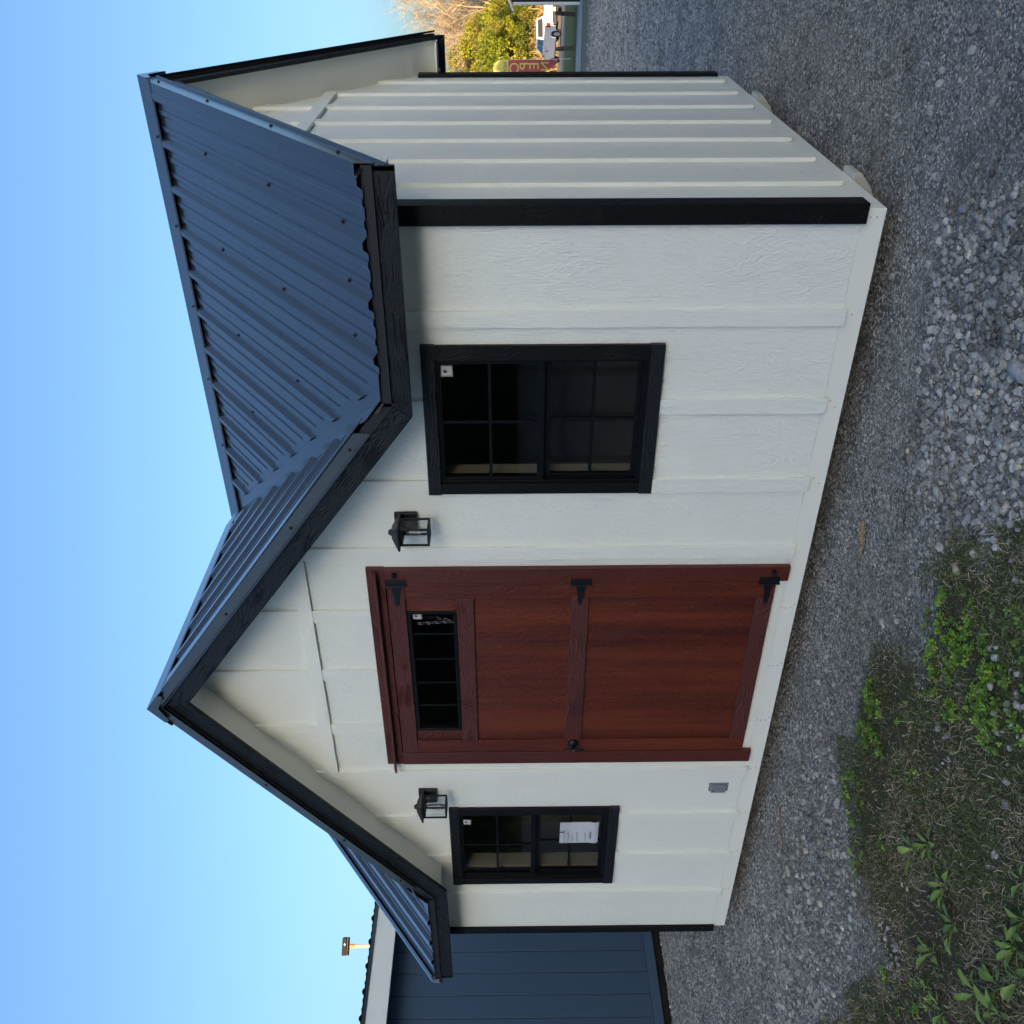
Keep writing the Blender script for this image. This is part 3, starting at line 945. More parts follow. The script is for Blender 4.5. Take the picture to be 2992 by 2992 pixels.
# rear and left walls
MB().yz([(0, .014), (YF, .014), (YF, soff_y(YF)), (YR, soff_y(YR)), (0, soff_y(0))], XL - .012, XL).build("siding_panel", M["siding"], shed)
MB().box(XL, 0, YF, YF + .012, .014, 2.0).build("siding_panel", M["siding"], shed)
# battens on the front
def bat_front(xr, z0, z1l, z1r):
    MB().xz([(xr - BW, z0), (xr, z0), (xr, z1r), (xr - BW, z1l)], FY - .015, FY).build("batten", M["batten"], shed, .0012)
for i, xr in enumerate(BR):
    xl = xr - BW
    tl, tr = soff_x(xl) - .002, soff_x(xr) - .002
    if i in (1, 2):
        bat_front(xr, 0, WIN[0][2], WIN[0][2]); bat_front(xr, WIN[0][3], tl, tr)
    elif i in (8, 9):
        bat_front(xr, 0, WIN[1][2], WIN[1][2]); bat_front(xr, WIN[1][3], tl, tr)
    elif i in (4, 5, 6):
        bat_front(xr, 2.09, 2.397, 2.397); bat_front(xr, 2.468, tl, tr)
    else:
        bat_front(xr, 0, tl, tr)
MB().xz([(-3.224, 2.397), (-1.680, 2.397), (-1.680, min(2.468, soff_x(-1.68))), (-1.70, 2.468), (-3.224 + .02, 2.468), (-3.224, 2.468)], FY - .018, FY - .0005).build("band_board", M["band"], shed, .0012)
for y in SY:
    t0, t1 = soff_y(y) - .002, soff_y(y + BW) - .002
    if abs(y + BW / 2 - YR) < .86:
        MB().yz([(y, 0), (y + BW, 0), (y + BW, 2.397), (y, 2.397)], .008, .026).build("batten", M["batten"], shed, .0012)
        tt = [(y, 2.468), (y + BW, 2.468), (y + BW, t1), (y, t0)]
        if min(t0, t1) > 2.48:
            MB().yz(tt, .008, .026).build("batten", M["batten"], shed, .0012)
    else:
        MB().yz([(y, 0), (y + BW, 0), (y + BW, t1), (y, t0)], .008, .026).build("batten", M["batten"], shed, .0012)
MB().yz([(YR - .9, 2.397), (YR + .9, 2.397), (YR + .865, 2.468), (YR - .865, 2.468)], .008, .028).build("band_board", M["band_y"], shed, .0012)
# black corner boards: a front board and a side board each
ct = 1.84
MB().box(-.050, .030, -.036, FY, 0.0, ct).build("corner_trim", M["black_z"], shed, .0015)
MB().box(.0085, .0295, FY, .055, 0.0, ct).build("corner_trim", M["black_z"], shed, .0015)
MB().box(XL - .030, XL + .027, -.036, FY, 0.0, ct).build("corner_trim", M["black_z"], shed, .0015)
MB().box(XL - .0295, XL - .0125, FY, .055, 0.0, ct).build("corner_trim", M["black_z"], shed, .0015)
MB().box(.0085, .030, 2.945, 3.030, 0.0, ct + .12).build("corner_trim", M["black_z"], shed, .0015)
MB().box(-.05, .0085, 3.012, 3.030, 0.0, ct).build("corner_trim", M["black_z"], shed, .0015)
# rim beam and runners
MB().box(XL, .004, -.012, .026, -.078, .012).build("rim_beam", M["beam"], shed, .002)
MB().box(-.034, .004, .027, YF, -.078, .012).build("rim_beam", M["beam"], shed, .002)
MB().box(XL, -.035, YF - .03, YF, -.078, .012).build("rim_beam", M["beam"], shed, .002)
MB().box(XL, XL + .034, .027, YF - .031, -.078, .012).build("rim_beam", M["beam"], shed, .002)
M["skid"] = emboss("weathered_runner_wood", (.42, .43, .38), (.55, .56, .50), "X", .7, .0006)
for y in (.48, 2.25):
    MB().xz([(XL + .1, -.079), (.030, -.079), (.030, -.112), (-.03, -.165), (-.10, -.20), (XL + .1, -.20)], y - .07, y + .07).build("skid", M["skid"], shed, .004)
# nail heads in the rim beam
mb0 = MB().tube([(0, 0, 0), (0, -.0012, 0)], .0030, 8)
nail_me = mb0.mesh("nail_head"); nail_me.materials.append(flat("dull_nail", (.22, .21, .18), .5))
nz_ = [(-.03, -.045), (-.03, -.02), (-.43, -.03), (-.83, -.02), (-.86, -.045), (-1.23, -.02), (-1.26, -.05)]
for x in (-2.013, -2.42, -2.84):
    nz_ += [(x, .0), (x - .003, -.02), (x, -.045), (x + .02, -.062)]
for x in (-3.25, -3.66, -4.05, -4.45):
    nz_ += [(x, -.02), (x + .01, -.05)]
for x, z in nz_:
    o = link("nail_head", nail_me, None, shed)
    o.location = Vector((x, -.0121, z)) - PARENT_WORLD[shed.name]
# floor, interior
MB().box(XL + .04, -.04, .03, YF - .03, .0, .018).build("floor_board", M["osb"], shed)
for k in range(12):
    x = -.05 - .4064 * k
    MB().box(x - .038, x, YF - .10, YF - .012, .018, 2.0).build("wall_stud", M["stud"], shed)
for y in (.45, .85, 1.26, 1.67, 2.07, 2.48):
    MB().box(XL + .001, XL + .09, y, y + .038, .018, 1.95).build("wall_stud", M["stud"], shed)
for z in (.93, 1.62):
    MB().box(XL + .05, -.05, YF - .062, YF - .024, z, z + .04).build("wall_girt", M["stud"], shed)
for x, xx in ((-1.30, -1.232), (-.60, -.56), (-4.36, -4.245), (-3.622, -3.58)):
    MB().box(x, xx, .047, .135, .1, 1.83).build("wall_stud", M["stud"], shed)

# ---------------------------------------------------------------- windows
def make_window(o, trim_t=.060, side_r=.070, side_l=.058, muntins=True, tid=0):
    x0, x1, z0, z1 = o
    w = bpy.data.objects.new("window", None)
    # root of the part: the meeting frame itself
    ix0, ix1, iz0, iz1 = x0 + side_l, x1 - side_r, z0 + trim_t, z1 - trim_t
    fr = MB()
    fw = .012
    for (a, b, c, d) in ((ix0 - .004, ix1 + .004, iz1 - fw, iz1 + .004), (ix0 - .004, ix1 + .004, iz0 - .004, iz0 + fw + .008),
                         (ix0 - .004, ix0 + fw, iz0 + fw + .008, iz1 - fw), (ix1 - fw, ix1 + .004, iz0 + fw + .008, iz1 - fw)):
        fr.box(a, b, -.022, .045, c, d)
    win = fr.build("window", M["vinyl"], shed, .0015)
    win.data.name = "window"
    T0, T1 = -.038, FY
    MB().box(x0, x1, T0, T1, z1 - trim_t, z1).build("trim_board", M["black_x"], win, .0015)
    MB().box(x0, x1, T0, T1, z0, z0 + trim_t).build("trim_board", M["black_x"], win, .0015)
    MB().box(x0 + .003, x0 + side_l, T0 + .002, T1, z0 + trim_t, z1 - trim_t).build("trim_board", M["black_z"], win, .0015)
    MB().box(x1 - side_r, x1 - .003, T0 + .002, T1, z0 + trim_t, z1 - trim_t).build("trim_board", M["black_z"], win, .0015)
    bpy.data.objects.remove(w)
    zm = (iz0 + iz1) / 2
    a0, a1 = ix0 + fw, ix1 - fw
    def sash(zb, zt, y, rail_b, rail_t, label):
        s = MB(); sw = .014
        s.box(a0, a1, y - .010, y + .012, zt - rail_t, zt)
        s.box(a0, a1, y - .010, y + .012, zb, zb + rail_b)
        s.box(a0, a0 + sw, y - .010, y + .012, zb + rail_b, zt - rail_t)
        s.box(a1 - sw, a1, y - .010, y + .012, zb + rail_b, zt - rail_t)
        s.build("sash", M["vinyl"], win, .001)
        gm_ = MB(); xm = (a0 + a1) / 2; zc = (zb + rail_b + zt - rail_t) / 2; h = .007
        MB().box(xm - h, xm + h, y - .003, y + .006, zb + rail_b, zt - rail_t).build("muntin", M["vinyl"], win)
        MB().box(a0 + sw, xm - h, y - .003, y + .006, zc - h, zc + h).build("muntin", M["vinyl"], win)
        MB().box(xm + h, a1 - sw, y - .003, y + .006, zc - h, zc + h).build("muntin", M["vinyl"], win)
        for (p, q) in ((a0 + sw, xm - h), (xm + h, a1 - sw)):
            for (c, d) in ((zb + rail_b, zc - h), (zc + h, zt - rail_t)):
                MB().add([(p, y + .001, c), (q, y + .001, c), (q, y + .001, d), (p, y + .001, d)], [(0, 1, 2, 3)]).build("pane", M["glass"], win)
    sash(zm - .014, iz1 - fw, -.004, .030, .008, "upper")
    sash(iz0 + fw + .008, zm - .012, .022, .018, .030, "lower")
    return win, (a0, a1, iz1 - fw)

def sticker(parent, xr, zt, y, s=.050):
    o = MB().box(xr - s, xr, y - .0006, y, zt - s, zt).build("sticker", M["sticker"], parent)
    # thin black border line and a keystone-with-leaf emblem over a scrawled line
    b = MB(); e = s * .055; t = s * .035; yy = y - .0009
    for (a0, a1, c0, c1) in ((e, s - e, e, e + t), (e, s - e, s - e - t, s - e), (e, e + t, e + t, s - e - t), (s - e - t, s - e, e + t, s - e - t)):
        b.add([(xr - s + a0, yy, zt - s + c0), (xr - s + a1, yy, zt - s + c0), (xr - s + a1, yy, zt - s + c1), (xr - s + a0, yy, zt - s + c1)], [(0, 1, 2, 3)])
    def P(u, v): return (xr - s + s * u, yy, zt - s + s * v)
    key = [P(.40, .40), P(.30, .68), P(.38, .68), P(.36, .77), P(.52, .80), P(.66, .77), P(.58, .60), P(.50, .48)]
    b.add(key, [tuple(range(len(key)))])
    lf = [P(.54, .42), P(.60, .56), P(.70, .72), P(.78, .66), P(.72, .50), P(.62, .40)]
    li = [P(.585, .455), P(.63, .56), P(.70, .67), P(.74, .63), P(.69, .51), P(.63, .44)]
    n = len(lf)
    b.add(lf + li, [(i, (i + 1) % n, n + (i + 1) % n, n + i) for i in range(n)])
    for k in range(9):
        u = .22 + .065 * k
        z_ = .25 + .035 * math.sin(k * 2.3)
        b.add([P(u, z_ - .05), P(u + .018, z_ - .05), P(u + .045, z_ + .045), P(u + .028, z_ + .045)], [(0, 1, 2, 3)])
    b.build("sticker_print", M["ink"], parent)

w1, (a0, a1, zt) = make_window(WIN[0])
sticker(w1, -.652, 1.683, -.0078)
w2, (b0, b1, zt2) = make_window(WIN[1], side_r=.066, side_l=.058)
sticker(w2, -3.706, 1.684, -.0078, .046)

# ---------------------------------------------------------------- door
DY = -.030
door = MB().box(-3.050, -1.818, DY, -.004, .062, 1.664)
door.box(-3.050, -2.878, DY, -.004, 1.664, 2.005); door.box(-2.002, -1.818, DY, -.004, 1.664, 2.005)
door.box(-2.878, -2.002, DY, -.004, 1.914, 2.005)
door = door.build("door", M["red_z"], shed, .001)
def dpart(name, x0, x1, y0, y1, z0, z1, mat, bev=.0015):
    return MB().box(x0, x1, y0, y1, z0, z1).build(name, M[mat], door, bev)
dpart("stile", -1.914, -1.8185, -.041, DY, .063, 1.917, "red_z")
dpart("stile", -3.0495, -2.956, -.041, DY, .063, 1.917, "red_z")
dpart("rail", -3.0495, -1.8185, -.043, DY, 1.918, 2.0045, "red_rail")
dpart("rail", -2.9555, -1.9145, -.044, DY, 1.574, 1.660, "red_rail")
dpart("rail", -2.9555, -1.9145, -.044, DY, .992, 1.083, "red_rail")
dpart("rail", -2.9555, -1.9145, -.043, DY, .064, .150, "red_rail")
# glazing
g = MB()
for (p, q, c, d) in ((-2.878, -2.002, 1.896, 1.914), (-2.878, -2.002, 1.664, 1.682), (-2.878, -2.860, 1.682, 1.896), (-2.020, -2.002, 1.682, 1.896)):
    g.box(p, q, -.036, .002, c, d)
g.build("glazing_frame", M["vinyl"], door, .001)
xs_ = [-2.860, -2.692, -2.518, -2.345, -2.168, -2.020]
for k in range(5):
    MB().add([(xs_[k] + (.005 if k else 0), -.016, 1.682), (xs_[k + 1] - .005, -.016, 1.682), (xs_[k + 1] - .005, -.016, 1.896), (xs_[k] + (.005 if k else 0), -.016, 1.896)], [(0, 1, 2, 3)]).build("pane", M["glass"], door)
    if k:
        MB().box(xs_[k] - .005, xs_[k] + .005, -.020, -.010, 1.682, 1.896).build("muntin", M["vinyl"], door)
sticker(door, -2.022, 1.888, -.018, .044)
# hinges
def hinge(z):
    h = MB()
    h.box(-1.822, -1.790, -.049, -.0415, z - .052, z + .052)
    h.tube([(-1.826, -.050, z - .053), (-1.826, -.050, z + .053)], .006, 8)
    h.xz([(-1.832, z - .024), (-1.832, z + .024), (-1.948, z + .008), (-1.955, z), (-1.948, z - .008)], -.0495, -.0445)
    for (x, dz) in ((-1.806, -.038), (-1.806, .038), (-1.806, -.012), (-1.806, .014), (-1.846, .013), (-1.846, -.012), (-1.885, .004), (-1.932, 0)):
        h.tube([(x, -.0495, z + dz), (x, -.0515, z + dz)], .0038, 8)
    h.build("hinge", M["iron"], door, .0006)
for z in (1.957, 1.037, .103):
    hinge(z)
hd = MB()
hd.tube([(-2.988, -.041, 1.035), (-2.988, -.046, 1.035), (-2.988, -.054, 1.035), (-2.988, -.058, 1.035)], [.031, .031, .024, .012], 20)
hd.tube([(-2.988, -.056, 1.035), (-2.988, -.085, 1.035)], .008, 10)
hd.tube([(-2.988, -.088, 1.088), (-2.988, -.090, 1.070), (-2.988, -.086, 1.035), (-2.988, -.090, 1.000), (-2.988, -.088, .982)], [.0065, .0085, .010, .0085, .0065], 10)
hdo = hd.build("handle", M["iron"], door, smooth=True)
MB().tube([(-2.988, -.094, 1.035), (-2.988, -.0975, 1.035)], .0055, 10).build("lock_core", M["iron_shine"], door)
# casing, header, drip cap, hooks
def cs(name, x0, x1, y0, y1, z0, z1, mat):
    return MB().box(x0, x1, y0, y1, z0, z1).build(name, M[mat], shed, .0015)
cs("door_casing", -1.816, -1.726, -.042, FY, .008, 2.0095, "red_case")
cs("door_casing", -3.152, -3.057, -.042, FY, .010, 2.0095, "red_case")
cs("door_header", -3.150, -1.722, -.040, FY, 2.010, 2.100, "red_rail")
MB().yz([(-.0405, 2.068), (-.074, 2.058), (-.074, 2.047), (-.068, 2.047), (-.0405, 2.050)], -3.190, -1.742).build("drip_cap", M["red_rail"], shed, .001)
for z in (1.961, .087):
    k = MB()
    k.tube([(-1.757, -.042, z), (-1.757, -.050, z)], .014, 12)
    k.tube([(-1.757, -.050, z), (-1.757, -.066, z), (-1.757, -.076, z)], [.008, .009, .004], 10)
    k.build("door_holdback", M["iron"], shed)
MB().box(-3.056, -3.0505, -.026, -.010, 1.90, 2.005).box(-3.056, -3.0505, -.026, -.010, .060, .075).build("weather_strip", flat("pale_weather_strip", (.5, .48, .40), .7), shed)
MB().box(-3.057, -1.816, -.020, .05, .013, .058).build("door_sill", M["beam"], shed)
for p, q in ((-3.10, -3.057), (-1.816, -1.77)):
    MB().box(p, q, -.003, .06, .02, 2.04).build("door_jamb", M["stud"], shed)

# ---------------------------------------------------------------- roof
EY = -.234                                    # front face of fascia and front gable rake
XE, XW = .225, XL - .225                      # side overhangs
GR, GL = XG + 1.664, XG - 1.664
YB = YF + .234
def RZ(d): return 3.225 - .75 * d             # roof deck plane
TH = .020
# eave fascias (front right, front left, rear)
MB().xz([(GR, 1.793), (XE, 1.793), (XE, 1.871), (XG + 1.716, 1.871)], EY, EY + TH).build("fascia", M["black_x"], shed, .002)
MB().xz([(XW, 1.793), (GL, 1.793), (XG - 1.716, 1.871), (XW, 1.871)], EY, EY + TH).build("fascia", M["black_x"], shed, .002)
MB().box(XW, XE, YB - TH, YB, 1.793, 1.871).build("fascia", M["black_x"], shed, .002)
# front gable rake boards
MB().xz([(GR, 1.7935), (XG + 1.716, 1.8713), (XG, 3.170), (XG, 3.055)], EY - .001, EY + TH).build("rake_board", M["black_rr"], shed, .002)
MB().xz([(GL, 1.7935), (XG - 1.716, 1.8713), (XG, 3.170), (XG, 3.055)], EY - .001, EY + TH).build("rake_board", M["black_rl"], shed, .002)
# side gable rake boards
def side_rake(x0, x1):
    for s, yy in ((-1, EY), (1, YB)):
        d = abs(yy - YR)
        MB().yz([(yy, 1.793), (yy, 1.871), (YR, 3.140), (YR, 3.055)], x0, x1).build("rake_board", M["black_y"], shed, .002)
side_rake(XE - TH, XE + .001)
side_rake(XW - .001, XW + TH)
# drip edges of black metal above the boards
def drip_front(xa, xb):
    MB().box(xa, xb, EY - .010, EY + .004, 1.872, 1.912).build("drip_edge", M["drip"], shed)
drip_front(XG + 1.72, XE + .004)
drip_front(XW - .004, XG - 1.72)
MB().box(XW - .004, XE + .004, YB - .004, YB + .010, 1.872, 1.912).build("drip_edge", M["drip"], shed)
# rake trims: folded metal, a kicked lower lip, a face and a top flange
def rake_trim_front(sgn):
    def zline(x, off): return off - .757 * abs(x - XG)
    xe = XG + sgn * 1.735
    xe_face = XG + sgn * 1.60
    f = MB()
    f.xz([(XG, 3.192), (xe_face, zline(xe_face, 3.192)), (xe_face, zline(xe_face, 3.252)), (XG, 3.252)], EY - .016, EY - .0135)
    f.prism([(XG, EY - .016, 3.193), (xe_face, EY - .016, zline(xe_face, 3.193)), (xe_face, EY - .026, zline(xe_face, 3.182)), (XG, EY - .026, 3.182)], (0, 0, 0), (0, 0, -.0015))
    f.prism([(XG, EY - .016, 3.2515), (xe_face, EY - .016, zline(xe_face, 3.2515)), (xe_face, EY + .075, zline(xe_face, 3.2515)), (XG, EY + .075, 3.2515)], (0, 0, 0), (0, 0, .002))
    f.build("rake_trim", M["flash"], shed)
    MB().xz([(XG, 3.171), (xe, zline(xe, 3.171)), (xe, zline(xe, 3.226)), (XG, 3.226)], EY - .010, EY - .002).build("drip_edge", M["drip"], shed)
rake_trim_front(1); rake_trim_front(-1)
def rake_trim_side(xf, sgn, yy):
    """xf outer face, sgn +1 facing +x"""
    ye = yy + (-.02 if yy < YR else .02)
    d = abs(ye - YR)
    f = MB()
    X0, X1 = (xf + .013 * sgn, xf + .0155 * sgn)
    f.yz([(YR, 3.172), (ye, 3.172 - .745 * d), (ye, 3.226 - .75 * d + .022), (YR, 3.248)], min(X0, X1), max(X0, X1))
    f.prism([(X1, YR, 3.173), (X1, ye, 3.173 - .745 * d), (X1 + .012 * sgn, ye, 3.160 - .745 * d), (X1 + .012 * sgn, YR, 3.160)], (0, 0, 0), (0, 0, -.0015))
    f.prism([(X1, YR, 3.248), (X1, ye, 3.248 - .75 * d), (X1 - .085 * sgn, ye, 3.248 - .75 * d), (X1 - .085 * sgn, YR, 3.248)], (0, 0, 0), (0, 0, .002))
    f.build("rake_trim", M["flash"], shed)
    z0 = 3.141
    MB().yz([(YR, z0), (yy, z0 - .739 * abs(yy - YR)), (yy, z0 + .028 - .739 * abs(yy - YR)), (YR, z0 + .031)], *sorted((xf, xf + .010 * sgn))).build("drip_edge", M["drip"], shed)
for xf, sgn in ((XE, 1), (XW, -1)):
    for yy in (EY, YB):
        rake_trim_side(xf, sgn, yy)
# soffits
MB().prism([(XG, 0, 3.115), (XG + 1.70, 0, 1.840), (XG + 1.70, EY + TH, 1.840), (XG, EY + TH, 3.115)], (0, 0, 0), (0, 0, .01)).build("soffit_panel", M["soffit"], shed)
MB().prism([(XG, 0, 3.115), (XG - 1.70, 0, 1.840), (XG - 1.70, EY + TH, 1.840), (XG, EY + TH, 3.115)], (0, 0, 0), (0, 0, .01)).build("soffit_panel", M["soffit"], shed)
MB().box(XG + 1.701, XE - TH, EY + TH, FY, 1.838, 1.848).build("soffit_panel", M["soffit"], shed)
MB().box(XW + TH, XG - 1.701, EY + TH, FY, 1.838, 1.848).build("soffit_panel", M["soffit"], shed)
for x0, x1 in ((.008, XE - TH), (XW + TH, XL - .013)):
    for s in (-1, 1):
        ye = YR + s * 1.715
        MB().prism([(x0, YR, 3.115), (x1, YR, 3.115), (x1, ye, 3.115 - .75 * 1.715), (x0, ye, 3.115 - .75 * 1.715)], (0, 0, 0), (0, 0, .01)).build("soffit_panel", M["soffit"], shed)
# closing boards at the eave corners of the side gables
for x0, x1 in ((.031, XE - TH), (XW + TH, XL - .031)):
    MB().box(x0, x1, EY + TH, EY + TH + .012, 1.795, 1.86).build("eave_return", M["black_x"], shed)
    MB().box(x0, x1, YB - TH - .012, YB - TH, 1.795, 1.86).build("eave_return", M["black_x"], shed)
MB().box(XW + TH, XE - TH, YF + .03, YB - TH, 1.838, 1.848).build("soffit_panel", M["soffit"], shed)

# ribbed metal sheets --------------------------------------------------------
def profile(s0, s1):
    """breakpoints (s, height) of the rib profile, ribs every .2286 m"""
    P_ = .2286
    out = {}
    k0, k1 = math.floor((s0 - .1) / P_), math.ceil((s1 + .1) / P_)
    pts = []
    for k in range(k0, k1 + 1):
        c = k * P_
        pts += [(c - .032, 0), (c - .013, .021), (c + .013, .021), (c + .032, 0)]
        for q in (.33, .67):
            m_ = c + P_ * q
            pts += [(m_ - .018, 0), (m_ - .010, .0060), (m_ + .010, .0060), (m_ + .018, 0)]
    pts.sort()
    def h(s):
        for a, b in zip(pts[:-1], pts[1:]):
            if a[0] <= s <= b[0]:
                return a[1] + (b[1] - a[1]) * (s - a[0]) / max(1e-9, b[0] - a[0])
        return 0
    ss = sorted({s0, s1, *[p[0] for p in pts if s0 < p[0] < s1]})
    return [(s, h(s)) for s in ss]

NRM = Vector((0, -.6, .8))
def sheet_main(s0, s1, lo, hi, front=True, off=-.050):
    """sheet across x from s0 to s1; lo(x) / hi(x) give |y-YR| at lower and upper ends"""
    pr = [(s + 0, h) for s, h in profile(s0 - off, s1 - off)]
    mb = MB(); rows = []
    sg = -1 if front else 1
    for s, h in pr:
        x = s + off
        dl, dh = lo(x), hi(x)
        if dl <= dh + .004:
            rows.append(None); continue
        nv = Vector((0, sg * .6, .8)) * (h + .002)
        rows.append((Vector((x, YR + sg * dl, RZ(dl))) + nv, Vector((x, YR + sg * dh, RZ(dh))) + nv))
    for a, b in zip(rows[:-1], rows[1:]):
        if a is None or b is None: continue
        q = [a[0], b[0], b[1], a[1]] if front else [a[1], b[1], b[0], a[0]]
        mb.add(q, [(0, 1, 2, 3)])
    if mb.f:
        o = mb.build("roof_panel", M["roof"], shed, weld=True)
        return o
def sheet_gable(s0, s1, sgn):
    """front gable sheets: ribs run down the slope in x, profile along y"""
    pr = profile(s0, s1); mb = MB(); rows = []
    for y, h in pr:
        dh = .105
        dl = (YR - y) - .085
        if dl <= dh + .004: rows.append(None); continue
        nv = Vector((sgn * .6, 0, .8)) * (h + .002)
        rows.append((Vector((XG + sgn * dl, y, RZ(dl))) + nv, Vector((XG + sgn * dh, y, RZ(dh))) + nv))
    for a, b in zip(rows[:-1], rows[1:]):
        if a is None or b is None: continue
        q = [a[0], b[0], b[1], a[1]]
        mb.add(q, [(0, 1, 2, 3) if sgn > 0 else (3, 2, 1, 0)])
    if mb.f:
        o = mb.build("roof_panel", M["roof"], shed, weld=True)
eave_d = YR - (EY - .024)
lo_f = lambda x: eave_d
def hi_f(x):
    return .105
def lo_valley(x):
    # the valley runs where |x-XG| = |y-YR|; keep the sheet clear of it
    return min(eave_d, abs(x - XG) - .075)
W_ = .9144
x = XE - .004
cuts = [XE - .004, -.50, -1.414, -2.40]
for a, b in zip(cuts[1:], cuts[:-1]):
    sheet_main(a, b - .002, lo_valley, hi_f)
cutl = [XW + .004, -4.157, -3.243, -2.48]
for a, b in zip(cutl[:-1], cutl[1:]):
    sheet_main(a, b - .002, lo_valley, hi_f)
xs2 = [XW + .004, -4.2, -3.3, -2.4, -1.5, -.6, XE - .004]
for a, b in zip(xs2[:-1], xs2[1:]):
    sheet_main(a, b - .002, lo_f, hi_f, front=False)
for s0, s1 in ((EY - .012, .55), (.552, 1.4)):
    sheet_gable(s0, s1, 1); sheet_gable(s0, s1, -1)
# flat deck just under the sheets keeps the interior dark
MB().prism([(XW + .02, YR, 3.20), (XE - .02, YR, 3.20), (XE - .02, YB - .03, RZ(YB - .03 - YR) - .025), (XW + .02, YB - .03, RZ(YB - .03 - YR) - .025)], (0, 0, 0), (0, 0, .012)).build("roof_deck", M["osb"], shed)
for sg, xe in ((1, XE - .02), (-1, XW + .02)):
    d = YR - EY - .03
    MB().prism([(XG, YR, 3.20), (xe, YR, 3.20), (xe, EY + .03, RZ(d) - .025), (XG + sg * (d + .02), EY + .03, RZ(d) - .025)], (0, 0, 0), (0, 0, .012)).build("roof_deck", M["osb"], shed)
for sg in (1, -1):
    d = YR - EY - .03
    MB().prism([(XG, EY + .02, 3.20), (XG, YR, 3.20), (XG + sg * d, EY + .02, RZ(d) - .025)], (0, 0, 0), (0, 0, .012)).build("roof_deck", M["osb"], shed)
# valley flashings: a folded strip either side of each valley
for sg in (1, -1):
    for side in (0, 1):
        p0 = Vector((XG, YR, 3.232)); d = eave_d + .0
        p1 = Vector((XG + sg * d, YR - d, 3.232 - .75 * d))
        w = .115
        if side == 0:   # on the main roof, widening along x
            q1, q0 = p1 + Vector((sg * w, 0, 0)), p0 + Vector((sg * w, 0, 0))
            pts = [p0, p1, q1, q0]
        else:           # on the gable roof, widening along -y
            q1, q0 = p1 + Vector((0, -.012, 0)), p0 + Vector((0, -w, 0))
            qa = p1 + Vector((-sg * .10, -.012, .075)); 
            pts = [p0, p1, Vector((p1.x - sg * .095, p1.y - .0, p1.z + .071)), q0]
        up = Vector((0, 0, .002))
        MB().prism(pts, (0, 0, 0), up).build("valley_flashing", M["flash"], shed)
# ridge caps
def ridge(p0, p1, across, name="ridge_cap"):
    """p0,p1 ends of the ridge; across = unit horizontal vector"""
    prof_ = [(-.128, 3.154), (-.120, 3.166), (-.100, 3.181), (-.020, 3.243), (0, 3.259), (.020, 3.243), (.100, 3.181), (.120, 3.166), (.128, 3.154)]
    mb = MB(); vs = []
    for P_ in (p0, p1):
        for u, z in prof_:
            vs.append((P_[0] + across[0] * u, P_[1] + across[1] * u, z))
    n = len(prof_)
    mb.add(vs, [(i, i + 1, n + i + 1, n + i) for i in range(n - 1)])
    o = mb.build(name, M["flash"], shed)
    s_ = o.modifiers.new("sheet", "SOLIDIFY"); s_.thickness = .0015
    return o
ridge((XE + .028, YR), (-2.45, YR), (0, 1))
ridge((-2.452, YR), (XW - .028, YR), (0, 1))
ridge((XG, EY - .030), (XG, YR - .13), (1, 0))
# folded end tabs of the caps
for (pts) in ([(XG - .10, EY - .032, 3.185), (XG, EY - .032, 3.259), (XG + .10, EY - .032, 3.185), (XG + .085, EY - .032, 3.16), (XG, EY - .032, 3.20), (XG - .085, EY - .032, 3.16)],):
    MB().prism(pts, (0, 0, 0), (0, -.0015, 0)).build("cap_tab", M["flash"], shed)
MB().prism([(XE + .030, YR - .10, 3.185), (XE + .030, YR, 3.259), (XE + .030, YR + .10, 3.185), (XE + .030, YR + .08, 3.165), (XE + .030, YR, 3.205), (XE + .030, YR - .08, 3.165)], (0, 0, 0), (.0015, 0, 0)).build("cap_tab", M["flash"], shed)
# screws
sm_ = MB().tube([(0, 0, 0), (0, 0, .002), (0, 0, .0022), (0, 0, .0065)], [.0085, .0085, .005, .0045], 8).mesh("screw")
sm_.materials.append(M["screw"])
def screw(p, n):
    o = link("screw", sm_, None, shed)
    o.location = Vector(p) - PARENT_WORLD[shed.name]
    o.rotation_euler = Vector(n).to_track_quat("Z", "Y").to_euler()
P_ = .2286
nf = Vector((0, -.6, .8))
for d in (1.62, 1.10, .55):
    for k in range(-22, 2):
        xr_ = k * P_ - .050 + .046
        if d < abs(xr_ - XG) - .14 and xr_ < XE - .05 and xr_ > XW + .05 and (k % 2 == 0 or d > 1.5):
            screw(Vector((xr_, YR - d, RZ(d))) + nf * .003, nf)
for k in range(9):
    xr_ = -.02 - k * .2286 * 1.0
    if xr_ < -2.3: break
    if k % 2 == 0: screw((xr_, YR - .104, 3.182), nf)
for d in (.12, .62, 1.15, 1.60):
    screw((XE + .0158, YR - d, 3.205 - .748 * d), (1, 0, 0)); screw((XE + .0158, YR + d, 3.205 - .748 * d), (1, 0, 0))
for d in (.06, .62, 1.12, 1.52):
    for sg in (1, -1):
        screw((XG + sg * d, EY - .0162, 3.215 - .757 * d), (0, -1, 0))
for k in range(6):
    y = EY + .20 + .2286 * k
    for sg in (1, -1):
        d = .45
        if YR - y > d + .15:
            screw(Vector((XG + sg * d, y + .04, RZ(d))) + Vector((sg * .6, 0, .8)) * .003, (sg * .6, 0, .8))
